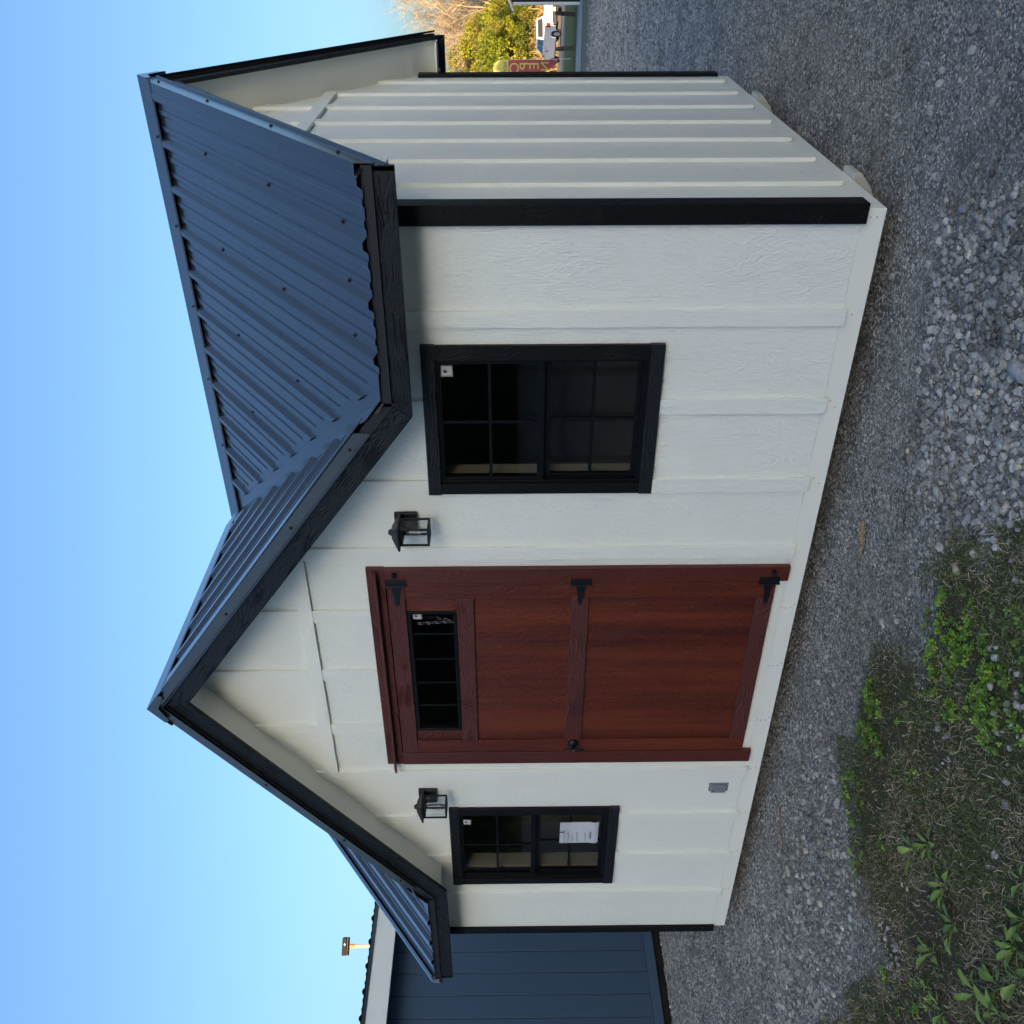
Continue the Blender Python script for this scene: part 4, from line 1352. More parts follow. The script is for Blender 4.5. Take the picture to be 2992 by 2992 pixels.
# torn corner of underlay in each valley mouth
for sg in (1, -1):
    MB().add([(XG + sg * 1.735, EY - .012, 1.912), (XG + sg * 1.685, EY - .014, 1.950), (XG + sg * 1.70, EY - .030, 1.928), (XG + sg * 1.745, EY - .028, 1.900)], [(0, 1, 2, 3)]).build("flashing_tab", M["tape"], shed)
MB().box(XW - .030, XW - .010, EY - .016, EY + .03, 1.885, 1.925).build("trim_end", M["pale_end"], shed)

# =================================================================== things on the shed
def lantern(x, z, label):
    t = thing("wall_lantern", label, "lamp", (x, FY, z), "black box lanterns beside the door")
    k = t.location
    def b(name, mb, mat, bev=0.0, sm=False):
        me = mb.mesh(name); me.materials.append(mat)
        o = bpy.data.objects.new(name, me); COL.objects.link(o); o.parent = t
        if sm: me.polygons.foreach_set("use_smooth", [True] * len(me.polygons))
        if bev:
            q = o.modifiers.new("bevel", "BEVEL"); q.width = bev; q.segments = 1
        return o
    # local frame: x across, y out of the wall is negative, z=0 top of back plate
    b("back_plate", MB().box(-.057, .057, -.022, -.0005, -.106, 0), M["iron"], .003)
    b("arm", MB().box(-.012, .012, -.062, -.022, -.055, -.022), M["iron"], .002)
    s, yc = .048, -.092
    zt_, zb_ = -.034, -.172
    fr = MB(); e = .0085
    for sx in (-1, 1):
        for sy in (-1, 1):
            cx, cy = sx * (s - e / 2), yc + sy * (s - e / 2)
            fr.box(cx - e / 2, cx + e / 2, cy - e / 2, cy + e / 2, zb_, zt_)
    for (za, zb2) in ((zb_, zb_ + .010), (zt_ - .012, zt_)):
        fr.box(-s + e, s - e, yc - s, yc - s + e, za, zb2); fr.box(-s + e, s - e, yc + s - e, yc + s, za, zb2)
        fr.box(-s, -s + e, yc - s + e, yc + s - e, za, zb2); fr.box(s - e, s, yc - s + e, yc + s - e, za, zb2)
    b("cage", fr, M["iron"], .0006)
    r_ = MB(); q = .066
    lo = [(-q, yc - q, zt_), (q, yc - q, zt_), (q, yc + q, zt_), (-q, yc + q, zt_)]
    lo2 = [(a, c, zt_ + .008) for a, c, _ in lo]
    p = .022
    hi_ = [(-p, yc - p, zt_ + .040), (p, yc - p, zt_ + .040), (p, yc + p, zt_ + .040), (-p, yc + p, zt_ + .040)]
    r_.add(lo + lo2 + hi_, [(3, 2, 1, 0)] + [(i, (i + 1) % 4, 4 + (i + 1) % 4, 4 + i) for i in range(4)] + [(4 + i, 4 + (i + 1) % 4, 8 + (i + 1) % 4, 8 + i) for i in range(4)] + [(8, 9, 10, 11)])
    b("roof_cap", r_, M["iron"], .0008)
    b("finial", MB().tube([(0, yc, zt_ + .040), (0, yc, zt_ + .047)], .017, 16).tube([(0, yc, zt_ + .047), (0, yc, zt_ + .056)], .012, 16), M["iron"])
    gi = s - e * .6
    for pts in ([(-gi, yc - gi), (gi, yc - gi)], [(gi, yc - gi), (gi, yc + gi)], [(-gi, yc + gi), (-gi, yc - gi)]):
        (xa, ya), (xb_, yb_) = pts
        b("glass_pane", MB().add([(xa, ya, zb_ + .010), (xb_, yb_, zb_ + .010), (xb_, yb_, zt_ - .012), (xa, ya, zt_ - .012)], [(0, 1, 2, 3)]), M["clear"])
    b("socket", MB().tube([(0, yc, zt_), (0, yc, zt_ - .022)], .013, 12), M["iron"])
    zz = [0, -.012, -.03, -.055, -.075, -.092, -.102, -.106]
    rr = [.010, .0115, .0155, .020, .0235, .021, .012, .002]
    b("bulb", MB().tube([(0, yc, zt_ - .020 + a) for a in zz], rr, 20), M["bulb"], 0, True)
    fl = MB()
    for a in range(4):
        ca, sa = math.cos(a * 1.571 + .4) * .006, math.sin(a * 1.571 + .4) * .006
        fl.tube([(ca * .6, yc + sa * .6, zt_ - .040), (ca, yc + sa, zt_ - .095)], .0013, 6)
    fl.tube([(0, yc, zt_ - .088), (0, yc, zt_ - .099)], .005, 8)
    b("filament", fl, M["filament"])
lantern(-1.452, 1.935, "black glass wall lantern between the door and the larger-looking right window")
lantern(-3.447, 1.940, "black glass wall lantern left of the door, above the window with the paper notice")

# paper notice in the left window
def text_mesh(body, size, mat, loc, rot, parent, name, ext=0.0, sx=1.0, mirror=False):
    cu = bpy.data.curves.new(name, "FONT"); cu.body = body; cu.size = size; cu.align_x = "LEFT"; cu.extrude = ext
    cu.resolution_u = 3
    tmp = bpy.data.objects.new("tmp", cu); COL.objects.link(tmp)
    bpy.context.view_layer.update()
    me = bpy.data.meshes.new_from_object(tmp.evaluated_get(bpy.context.evaluated_depsgraph_get()))
    bpy.data.objects.remove(tmp)
    me.name = name
    me.materials.clear(); me.materials.append(mat)
    o = bpy.data.objects.new(name, me); COL.objects.link(o)
    o.location = loc; o.rotation_euler = rot; o.scale = (-sx if mirror else sx, 1, 1)
    if parent: o.parent = parent
    return o
NX, NZ, NW, NH = -3.955, .845, .205, .240
note = thing("paper_notice", "white printed sheet taped inside the lower sash of the left window", "notice", (NX, .004, NZ))
mb = MB(); n = 24
def pw_(t):
    return .004 * math.sin(t * 7) + .006 * math.exp(-((t - .1) / .08) ** 2)
vs = []
for i in range(n + 1):
    t = i / n
    sh = .010 * math.sin(t * 6.0 + .5) - .006 * math.exp(-((t - .12) / .10) ** 2)
    for j in range(2):
        vs.append((j * NW + sh * .7 + (.012 * (1 - t)) * 0, -.004 - pw_(t), t * NH))
mb.add(vs, [(2 * i, 2 * i + 1, 2 * i + 3, 2 * i + 2) for i in range(n)])
me = mb.mesh("sheet"); me.materials.append(M["paper"]); me.polygons.foreach_set("use_smooth", [True] * n)
o = bpy.data.objects.new("sheet", me); COL.objects.link(o); o.parent = note
for (body, sz_, x_, z_, mt) in (("Snowbound (SW 7004)", .0125, .018, .208, "inkgrey"), ("Rich Mahog (SB6097)", .0125, .018, .183, "inkgrey"), ("Tricorn Black", .0115, .022, .158, "inkgrey"),
                              ("Standard Elec PKG", .0125, .020, .128, "inkgrey"), ("Shiny Black MTL", .0115, .032, .078, "inkgrey"), ("059014", .0200, .052, .042, "ink")):
    text_mesh(body, sz_ * 1.15, M[mt], (x_, -.0155, z_), (R(90), 0, 0), note, "printed_line", sx=.92 if mt != "ink" else 1.0)
MB_hook = MB().tube([(.118, -.014, .243), (.120, -.015, .222), (.116, -.015, .215)], .0022, 6)
me = MB_hook.mesh("hook_mark"); me.materials.append(M["ink"]); o = bpy.data.objects.new("hook_mark", me); COL.objects.link(o); o.parent = note

# weatherproof outlet cover
oc = thing("outlet_cover", "grey weatherproof outlet cover low on the wall left of the door", "outlet", (-3.405, FY, .150))
def ch(name, mb, mat, parent, bev=0.0):
    me = mb.mesh(name); me.materials.append(mat)
    o = bpy.data.objects.new(name, me); COL.objects.link(o); o.parent = parent
    if bev:
        q = o.modifiers.new("bevel", "BEVEL"); q.width = bev; q.segments = 2
    return o
ch("back_plate", MB().box(-.036, .036, -.005, 0, -.058, .058), M["greyplastic"], oc, .003)
ch("lid", MB().box(-.031, .024, -.024, -.0055, -.040, .048), M["greyplastic"], oc, .005)
ch("hinge_lug", MB().box(.006, .032, -.014, -.0055, .030, .050), M["greyplastic"], oc, .002)
ch("lid_screw", MB().tube([(.026, -.0055, -.047), (.026, -.008, -.047)], .004, 10), M["steel"], oc)
ch("lid_lock", MB().tube([(-.012, -.0245, .036), (-.012, -.026, .036)], .004, 10), M["iron"], oc)

# spring and safety chain seen through the door glass
chn = thing("door_chain", "steel door spring with chain hanging behind the door glass", "chain", (-2.10, .02, 1.88))
cm_ = MB()
def link_ring(cx, cz, ln, wd, tilt, vert):
    pts = []
    for k in range(13):
        a = k * 2 * math.pi / 12
        u, v = math.cos(a) * ln / 2, math.sin(a) * wd / 2
        x_, y_ = (v, 0) if not vert else (0, v)
        pts.append((cx + x_ + u * math.sin(tilt), y_, cz + u * math.cos(tilt)))
    cm_.tube(pts, .0016, 5, cap=False)
for k in range(9):
    link_ring(-.030 + .0016 * k, -.02 - .0215 * k, .028, .013, -.08, k % 2)
for k in range(4):
    link_ring(.006 - .004 * k, -.120 - .0215 * k, .028, .013, .15, k % 2)
ch("chain_links", cm_, M["steel"], chn)
sp_ = MB(); pts = []
for k in range(120):
    a = k * .62
    pts.append((.012 + .007 * math.cos(a), .007 * math.sin(a), -.03 - .0006 * k))
sp_.tube(pts, .0014, 5)
sp_.tube([(.03, 0, -.105), (-.004, 0, -.118)], .002, 6)
ch("spring", sp_, M["steel"], chn)

# =================================================================== the blue shed on the left
BX = CAM.x - 8.2
M["blue"] = emboss("slate_blue_siding", (.045, .080, .135), (.052, .092, .155), "Z", .5, .0008, swirl=.3)
M["blue_x"] = emboss("slate_blue_board", (.055, .095, .150), (.062, .105, .165), "Y", .5, .0008, swirl=.3)
M["darkwood"] = noise_mat("dark_treated_runner", (.014, .013, .013), (.030, .028, .026), 6, .8, .003)
bs = thing("blue_shed", "slate-blue grooved shed with white fascia partly hidden behind the white shed", "shed", (BX - 1.5, 1.0, 0))
PARENT_WORLD[bs.name] = Vector((BX - 1.5, 1.0, 0))
bz = -.02
y0 = 1.135 - .2032 * 16
for k in range(31):
    ya = y0 + .2032 * k
    MB().box(BX - .012, BX, ya + .004, ya + .1992, .142, 2.52).build("plank", M["blue"], bs, .002)
MB().box(BX - .022, BX - .0125, y0, y0 + .2032 * 31, .10, 2.52).build("backing", M["blue"], bs)
yE = y0 + .2032 * 31
MB().box(BX - .020, BX + .012, y0 - .01, yE + .01, .053, .140).build("base_board", M["blue_x"], bs, .003)
MB().box(BX - 3.0, BX - .015, y0 + .05, yE - .05, bz - .06, .052).build("skid", M["darkwood"], bs)
for (a, b) in ((y0 - .012, y0), (yE, yE + .012)):
    MB().xz([(BX - .022, .05), (BX - .022, 2.52), (BX - 3.0, 2.02), (BX - 3.0, .05)], a, b).build("end_wall", M["blue"], bs)
MB().box(BX - 3.01, BX - 3.0, y0, yE, .05, 2.02).build("rear_wall", M["blue"], bs)
MB().box(BX + .232, BX + .250, y0 - .22, yE + .22, 2.455, 2.640).build("fascia", M["band_y"], bs, .003)
MB().box(BX + .001, BX + .231, y0 - .2, yE + .2, 2.470, 2.482).build("soffit_panel", M["blue_x"], bs)
MB().box(BX + .250, BX + .262, y0 - .23, yE + .23, 2.640, 2.668).build("drip_edge", M["flash"], bs)
def blue_roof():
    rows = []; off = y0
    for s, h in profile(0, yE + .23 - y0 + .23):
        y = y0 - .23 + s
        rows.append(((BX + .285, y, 2.672 + h * 0.8), (BX - 3.2, y, 2.672 - 3.485 * .155 + h * 0.8)))
    k = 0
    per = 44
    for c in range(0, len(rows) - 1, per):
        mb = MB()
        for a, b in zip(rows[c:c + per], rows[c + 1:c + per + 1]):
            mb.add([a[0], b[0], b[1], a[1]], [(0, 1, 2, 3)])
        o = mb.build("roof_panel", M["roof"], bs, weld=True)
blue_roof()

# =================================================================== flood light far left
px_, py_ = CAM.x - .8641 * 40, CAM.y + .5034 * 40
M["pole"] = noise_mat("cream_painted_pole", (.48, .40, .30), (.58, .50, .40), 2, .6, 0)
M["orange_tan"] = noise_mat("orange_tan_bracket", (.30, .13, .04), (.52, .36, .20), 9, .8, .003)  # orange-brown and tan, mottled by noise
pl = thing("pole_light", "shoebox flood light on a pale pole rising behind the blue shed", "light pole", (px_, py_, gz(px_, py_)))
zb = gz(px_, py_)
def loc(name, mb, mat, parent, bev=0.0, rot=None, smooth=False):
    me = mb.mesh(name); me.materials.append(mat)
    if smooth: me.polygons.foreach_set("use_smooth", [True] * len(me.polygons))
    o = bpy.data.objects.new(name, me); COL.objects.link(o); o.parent = parent
    if rot: o.rotation_euler = rot
    if bev:
        q = o.modifiers.new("bevel", "BEVEL"); q.width = bev; q.segments = 2
    return o
pl.rotation_euler = (0, 0, math.atan2(-.5034, .8641) + math.pi / 2)   # local y points away from the camera
H = 7.97 - zb
loc("pole", MB().tube([(0, 0, 0), (0, 0, H - .42)], [.10, .065], 14), M["pole"], pl, smooth=True)
loc("sleeve", MB().tube([(0, 0, H - .46), (0, 0, H - .16)], [.085, .080], 14), M["orange_tan"], pl)
loc("bracket", MB().box(-.05, .05, -.10, .05, H - .24, H - .12), M["orange_tan"], pl, .01)
hb = MB().prism([(-.34, -.28, H - .19), (.31, -.28, H - .19), (.34, .22, H - .17), (-.30, .22, H - .17)], (0, 0, 0), (0, 0, .19))
loc("lamp_housing", hb, flat("dark_bronze_housing", (.006, .006, .006), .5, spec=.2), pl, .03)
loc("lens_rim", MB().box(-.33, .33, -.30, .20, H - .225, H - .20), M["tape"], pl, .005)
loc("photo_cell", MB().tube([(.06, -.29, H - .11), (.06, -.33, H - .11)], .035, 12), M["sticker"], pl)

# =================================================================== dark shed, far right edge
def at_dir(Y, d, X=1600):
    """ground point in the direction of photo pixel row Y at horizontal distance d"""
    u = 2992 - Y
    v = _right * ((u - 1496) / FPX) + _up * ((1496 - X) / FPX) + _f
    h = math.hypot(v.x, v.y)
    return CAM.x + v.x / h * d, CAM.y + v.y / h * d
sx_, sy_ = at_dir(13, 38.7)
zg = gz(sx_, sy_)
ds = thing("dark_shed", "charcoal shed with white corner board at the far edge of the gravel lot", "shed", (sx_, sy_, zg))
M["char"] = noise_mat("charcoal_siding", (.022, .022, .026), (.030, .030, .034), 5, .6, .002)
zt0 = 2.52
for k in range(20):
    loc("plank", MB().box(.02 + k * .203, .02 + k * .203 + .198, -.012, 0, .05, zt0), M["char"], ds)
loc("side_wall", MB().box(.012, .024, 0, 3.0, .05, zt0), M["char"], ds)
loc("side_wall", MB().box(4.08, 4.092, 0, 3.0, .05, zt0), M["char"], ds)
loc("rear_wall", MB().box(.03, 4.08, 2.99, 3.0, .05, zt0), M["char"], ds)
loc("corner_trim", MB().box(-.005, .085, -.035, -.0125, .02, zt0 - .02), M["batten"], ds, .004)
loc("corner_trim", MB().box(-.018, .0115, -.035, .075, .02, zt0 - .02), M["batten"], ds, .004)
loc("skid", MB().box(0, 4.1, 0.02, 2.95, -.15, .05), M["darkwood"], ds)
for (xa, xb) in ((-.16, 2.06),):
    loc("rake_board", MB().xz([(-.20, zt0 - .06), (-.20, zt0 + .04), (2.06, zt0 + 1.02), (2.06, zt0 + .92)], -.16, -.13), M["batten"], ds)
    loc("rake_board", MB().xz([(4.32, zt0 - .06), (4.32, zt0 + .04), (2.06, zt0 + 1.02), (2.06, zt0 + .92)], -.16, -.13), M["batten"], ds)
loc("gable_wall", MB().xz([(.02, zt0), (4.08, zt0), (2.05, zt0 + .86)], -.011, .0), M["char"], ds)
loc("roof_panel", MB().xz([(-.26, zt0 + .005), (-.26, zt0 + .045), (2.06, zt0 + 1.07), (2.06, zt0 + 1.03)], -.20, 3.2), M["roof"], ds)
loc("roof_panel", MB().xz([(4.38, zt0 + .005), (4.38, zt0 + .045), (2.06, zt0 + 1.07), (2.06, zt0 + 1.03)], -.20, 3.2), M["roof"], ds)

# =================================================================== posts, flag
M["post"] = noise_mat("weathered_grey_post", (.10, .085, .065), (.17, .145, .115), 8, .85, .004)
for Y_, d_, h_, ln, lab in ((43, 44.0, .86, .06, "weathered wooden post on the grass verge nearer the dark shed"), (141, 43.5, .84, -.04, "weathered wooden post on the grass verge below the truck's front wheel")):
    x, y = at_dir(Y_, d_)
    t = thing("fence_post", lab, "post", (x, y, gz(x, y) + .01), "wooden posts along the grass verge")
    loc("post_shaft", MB().tube([(0, 0, -.05), (ln * .5, 0, h_ * .5), (ln, 0, h_ - .02), (ln, 0, h_)], [.095, .085, .08, .06], 9), M["post"], t)
    loc("post_band", MB().tube([(ln * .6, 0, h_ * .62), (ln * .6, 0, h_ * .66)], .092, 9), M["darkwood"], t)

M["flag_red"] = flat("red_flag_cloth", (.33, .06, .065), .8)
M["flag_yellow"] = flat("yellow_flag_cloth", (.50, .48, .14), .8)
M["flag_maroon"] = flat("maroon_print", (.22, .03, .03), .8)
M["white_pole"] = flat("white_flag_pole", (.65, .66, .66), .4)
fxp, fyp = at_dir(172, 49)
fl = thing("feather_flag", "red and yellow feather flag on a white pole, seen from behind", "flag", (fxp, fyp, gz(fxp, fyp)))
# local frame: +x to the left in view (flag side), y towards the camera, z up
ang = math.atan2(fyp - CAM.y, fxp - CAM.x)
fl.rotation_euler = (0, 0, ang + math.pi / 2)
FH = 3.75
def fpole(t):   # pole curve, t 0..1 from the ground
    z = FH * min(t, .80) / .80 * .86
    if t <= .80:
        return (.05 * math.sin(t), 0, FH * .88 * t / .80)
    a = (t - .80) / .20 * math.pi * .62
    return (.05 * math.sin(.8) + .55 * (1 - math.cos(a)) * .7, 0, FH * .88 + .45 * math.sin(a))
loc("flag_pole", MB().tube([fpole(k / 40) for k in range(41)], [.016 - .010 * k / 40 for k in range(41)], 6), M["white_pole"], fl)
def edge_w(z):      # width of the cloth at height z
    if z > FH * .88:
        return .72
    return .20 + .52 * min(1, max(0, (z - .72) / 1.0)) ** .8
def pole_x(z):
    if z <= FH * .88: return .04
    a = math.asin(min(1, (z - FH * .88) / .45))
    return .036 + .55 * (1 - math.cos(a)) * .7
def cloth(z0, z1, mat, name, n=18):
    mb = MB(); vs = []
    for i in range(n + 1):
        z = z0 + (z1 - z0) * i / n
        xa = pole_x(z); xb = .04 + edge_w(z)
        if z > FH * .88: xb = .04 + .72 - .35 * ((z - FH * .88) / .45) ** 2 * .6
        for j in range(7):
            u = j / 6
            vs.append((xa + (xb - xa) * u, .018 * math.sin(u * 5 + z * 2.2), z))
    mb.add(vs, [(i * 7 + j, i * 7 + j + 1, (i + 1) * 7 + j + 1, (i + 1) * 7 + j) for i in range(n) for j in range(6)])
    return loc(name, mb, mat, fl, smooth=True)
cloth(.72, 3.02, M["flag_red"], "flag_cloth")
cloth(3.02, FH * .88 + .44, M["flag_yellow"], "flag_cloth")
# local +y faces the camera; the lettering reads from the far side, so it shows mirrored here
def ftext(b, size, mat, x, z, sx=1.0):
    o = text_mesh(b, size, mat, (x, .030, z), (R(90), 0, 0), fl, "flag_letter", sx=sx, mirror=False)
    o.location.y = .034
    return o
for ch_, z in (("O", 2.52), ("P", 2.03), ("E", 1.56), ("N", 1.08)):
    s_ = .66 if ch_ != "N" else .56
    ftext(ch_, s_, M["flag_yellow"], .13 if ch_ != "N" else .10, z)
ftext("NOW", .24, M["flag_maroon"], .12, 3.10)

# =================================================================== pickup
hx, hy = -.6, .8
tx, ty = at_dir(101, 78)
truck = thing("pickup_truck", "white pickup truck parked on the far side of the road, seen from its rear left", "truck", (tx, ty, gz(tx, ty) + .03))
truck.rotation_euler = (0, 0, math.atan2(hy, hx))
M["tpaint"] = flat("white_truck_paint", (.72, .73, .74), .25, coat=.6)
M["tglass"] = flat("dark_truck_glass", (.02, .025, .03), .08, spec=.8)
M["tyre"] = flat("tyre_rubber", (.018, .018, .018), .85)
M["rim"] = flat("alloy_rim", (.55, .55, .56), .3, .9)
M["red_lamp"] = flat("red_tail_lens", (.22, .012, .015), .2)
M["tdark"] = flat("dark_bumper_plastic", (.02, .02, .022), .6)
def arch(cx, r_, z0, n=10):
    return [(cx - r_ * math.cos(math.pi * k / n), z0 + r_ * math.sin(math.pi * k / n)) for k in range(n + 1)]
prof_body = [(-2.85, .55), (-2.88, 1.36), (-.95, 1.36), (-.90, 1.32), (1.15, 1.30), (2.55, 1.18), (2.80, 1.02), (2.86, .45), (2.42, .42)] + arch(1.95, .47, .42)[::-1] + [(1.40, .42), (-1.25, .45)] + arch(-1.75, .47, .45)[::-1] + [(-2.30, .50)]
for side in (1, -1):
    loc("body_side", MB().prism([(x, 0, z) for x, z in prof_body], (0, side * .93, 0), (0, side * 1.00, 0)), M["tpaint"], truck, .02)
loc("hood", MB().prism([(x, 0, z) for x, z in ((1.15, 1.30), (2.55, 1.18), (2.80, 1.02), (2.86, .45), (2.6, .45), (1.15, .9))], (0, -.925, 0), (0, .925, 0)), M["tpaint"], truck, .02)
loc("tailgate", MB().box(-2.92, -2.84, -.80, .80, .78, 1.37), M["tpaint"], truck, .02)
loc("tail_corner", MB().box(-2.90, -2.84, .80, .93, .60, 1.37), M["tpaint"], truck)
loc("tail_corner", MB().box(-2.90, -2.84, -.93, -.80, .60, 1.37), M["tpaint"], truck)
loc("tail_light", MB().box(-2.93, -2.70, .82, 1.012, .92, 1.24), M["red_lamp"], truck, .01)
loc("tail_light", MB().box(-2.93, -2.70, -1.012, -.82, .92, 1.24), M["red_lamp"], truck, .01)
loc("bumper", MB().box(-3.04, -2.86, -.98, .98, .50, .74), M["tdark"], truck, .03)
loc("number_plate", MB().box(-3.046, -3.041, -.28, .02, .56, .72), M["sticker"], truck)
loc("tailgate_handle", MB().box(-2.94, -2.921, -.12, .12, 1.08, 1.13), M["tdark"], truck)
loc("bed_floor", MB().box(-2.84, -.95, -.925, .925, .75, .80), M["tdark"], truck)
loc("cab_rear", MB().box(-.98, -.92, -.925, .925, .8, 1.33), M["tpaint"], truck)
loc("chassis", MB().box(-2.7, 2.6, -.6, .6, .35, .55), M["tdark"], truck)
gh = [(-.92, 1.32), (-.78, 1.84), (-.55, 1.90), (.42, 1.90), (.70, 1.82), (1.35, 1.30)]
cabm = MB(); vs = []
for side in (-1, 1):
    for x, z in gh:
        w = .93 - .20 * (z - 1.30) / .6
        vs.append((x, side * w, z))
cabm.add(vs, [tuple(range(6)), tuple(range(11, 5, -1))] + [(i, 6 + i, 6 + (i + 1) % 6, (i + 1) % 6) for i in range(6)])
loc("cab", cabm, M["tpaint"], truck, .02)
def sidewin(pts, nm="side_window"):
    for side in (-1, 1):
        q = []
        for x, z in pts:
            q.append((x, side * (.93 - .20 * (z - 1.30) / .6 + .006), z))
        loc(nm, MB().prism(q, (0, 0, 0), (0, side * .004, 0)), M["tglass"], truck)
sidewin([(-.80, 1.36), (-.68, 1.78), (.05, 1.80), (.05, 1.36)])
sidewin([(.12, 1.36), (.12, 1.80), (.52, 1.78), (1.12, 1.36)])
loc("rear_window", MB().prism([(-.905, -.72, 1.40), (-.905, .72, 1.40), (-.80, .66, 1.78), (-.80, -.66, 1.78)], (0, 0, 0), (-.02, 0, 0)), M["tglass"], truck)
loc("windscreen", MB().prism([(1.33, -.80, 1.36), (1.33, .80, 1.36), (.78, .66, 1.80), (.78, -.66, 1.80)], (0, 0, 0), (.03, 0, 0)), M["tglass"], truck)
loc("roof_light_bar", MB().box(-.3, -.1, -.5, .5, 1.905, 1.96), M["tdark"], truck)
loc("running_board", MB().box(-1.1, 1.3, .93, 1.06, .38, .44), M["tdark"], truck)
loc("wing_mirror", MB().box(.95, 1.10, 1.0, 1.18, 1.25, 1.42), M["tdark"], truck, .02)
for z, w in ((1.10, .34), (1.02, .34), (.94, .26)):
    loc("door_lettering", MB().box(.35, .35 + w, 1.0005, 1.003, z, z + .035), M["inkgrey"], truck)
loc("door_emblem", MB().tube([(.52, 1.0005, 1.22), (.52, 1.003, 1.22)], .05, 10), M["inkgrey"], truck)
loc("door_handle", MB().box(-.05, .10, 1.0, 1.02, 1.15, 1.19), M["tdark"], truck)
for x in (-1.75, 1.95):
    for s_ in (-1, 1):
        w_ = loc("wheel", MB().tube([(x, s_ * .80, .40), (x, s_ * .98, .40)], .40, 24), M["tyre"], truck)
        r__ = loc("rim", MB().tube([(x, s_ * .975, .40), (x, s_ * .992, .40)], [.25, .22], 18), M["rim"], w_)

# =================================================================== trees
M["bark"] = noise_mat("grey_brown_bark", (.30, .235, .155), (.46, .37, .26), 6, .9, .02)  # grey-brown bark tones mixed by noise
def leaf_material(name, cols):
    m, nt, b = new_mat(name)
    a = nd(nt, "ShaderNodeAttribute", attribute_name="col")
    nt.links.new(a.outputs["Color"], b.inputs["Base Color"])
    b.inputs["Roughness"].default_value = .7
    b.inputs["Specular IOR Level"].default_value = .2
    b.inputs["Transmission Weight"].default_value = 0
    return m
M["tfol"] = leaf_material("tree_foliage", None)

def limbs_mesh(name, seed, height, spread, depth=5, r0=.22, nb=3, up=.55, first=.35, minr=.006):
    rs = random.Random(seed); mb = MB()
    tips = []
    def grow(p, d, L, r_, lev):
        pts = [p]; rad = [r_]
        q = p.copy(); dd = d.copy(); n = 4 if lev < 3 else 3
        for k in range(n):
            dd = (dd + Vector((rs.gauss(0, .14), rs.gauss(0, .14), rs.gauss(.03, .08)))).normalized()
            q = q + dd * (L / n); pts.append(q.copy()); rad.append(max(minr * .6, r_ * (1 - .45 * (k + 1) / n)))
        mb.tube(pts, rad, 6 if lev < 2 else (4 if lev < 3 else 3), cap=False)
        tips.append((q.copy(), lev))
        if lev >= depth: return
        m = nb + (1 if lev > 0 else 2)
        for k in range(m):
            t = (k + 1) / m if lev else first + (1 - first) * (k + 1) / m
            i = min(n, max(1, int(round(t * n))))
            base = pts[i]
            a = rs.uniform(0, 2 * math.pi)
            side = Vector((math.cos(a), math.sin(a), 0))
            nd_ = (dd * up + side * spread + Vector((0, 0, .25))).normalized()
            grow(base, nd_, L * rs.uniform(.45, .68), max(minr, rad[i] * .62), lev + 1)
    grow(Vector((0, 0, 0)), Vector((0, 0, 1)), height * .55, r0, 0)
    return mb.mesh(name), tips

def foliage_mesh(name, seed, centres, n_per, size, cols, squash=.8, holes=.0):
    rs = np.random.RandomState(seed)
    P, C = [], []
    for (c, r_) in centres:
        n = max(4, int(n_per * r_ * r_))
        v = rs.normal(0, 1, (n, 3)); v /= np.linalg.norm(v, axis=1)[:, None]
        rad = r_ * rs.uniform(.35, 1.08, (n, 1)) ** .7
        p = np.array(c)[None] + v * rad * np.array([1, 1, squash])
        P.append(p)
        base = np.array(cols)[rs.randint(0, len(cols))]
        C.append(base[None] * rs.uniform(.7, 1.25, (n, 1)))
    P = np.concatenate(P); C = np.concatenate(C); n = len(P)
    a = rs.normal(0, 1, (n, 3)); a /= np.linalg.norm(a, axis=1)[:, None]
    b = np.cross(a, rs.normal(0, 1, (n, 3))); b /= np.linalg.norm(b, axis=1)[:, None]
    s = (size * rs.uniform(.6, 1.3, n))[:, None]
    V = np.stack([P - a * s, P - b * s * .55, P + a * s, P + b * s * .55], 1).reshape(-1, 3)
    F = np.arange(n * 4).reshape(-1, 4)
    o = np_mesh(name, V, F, M["tfol"], np.repeat(C, 4, 0))
    me = o.data; bpy.data.objects.remove(o)
    return me

GRN = [(.20, .25, .018), (.15, .20, .018), (.27, .28, .025), (.11, .15, .022), (.20, .18, .035)]
def ever_centres(seed, h, w, base=.12):
    rs = random.Random(seed); out = []
    for k in range(64):
        t = rs.random() ** .8
        z = h * (base + (1 - base) * t)
        rr = w * (1.05 - .75 * t ** 1.5) * rs.uniform(.25, 1.0)
        a = rs.uniform(0, 6.283)
        out.append(((rr * math.cos(a), rr * math.sin(a), z), rs.uniform(.5, 1.15) * (1.15 - .4 * t)))
    return out
EV = []
for sd, h, w in ((1, 11.5, 2.6), (2, 9.0, 2.9), (3, 13.0, 3.1)):
    lm, tips = limbs_mesh("trunk_mesh", sd, h * 0.85, .9, 2, .17, 4, .35, .2)
    EV.append((lm, foliage_mesh("crown_mesh", sd, ever_centres(sd, h, w), 270, .10, GRN), h))
    lm.materials.append(M["bark"])
BARE = []
for sd, h in ((11, 17), (12, 15)):
    lm, tips = limbs_mesh("trunk_mesh", sd, h, .75, 5, .26, 3, .8, .25, .014)
    lm.materials.append(M["bark"])
    fine = MB(); rs = random.Random(sd + 5)
    for (p, lev) in tips:
        if lev >= 4:
            for k in range(1):
                q = p + Vector((rs.gauss(0, .5), rs.gauss(0, .5), rs.uniform(.1, .9)))
                fine.tube([p, (p + q) / 2 + Vector((rs.gauss(0, .06), rs.gauss(0, .06), .05)), q], [.009, .007, .004], 3, cap=False)
    fm = fine.mesh("twig_mesh"); fm.materials.append(M["bark"])
    BARE.append((lm, fm, h))
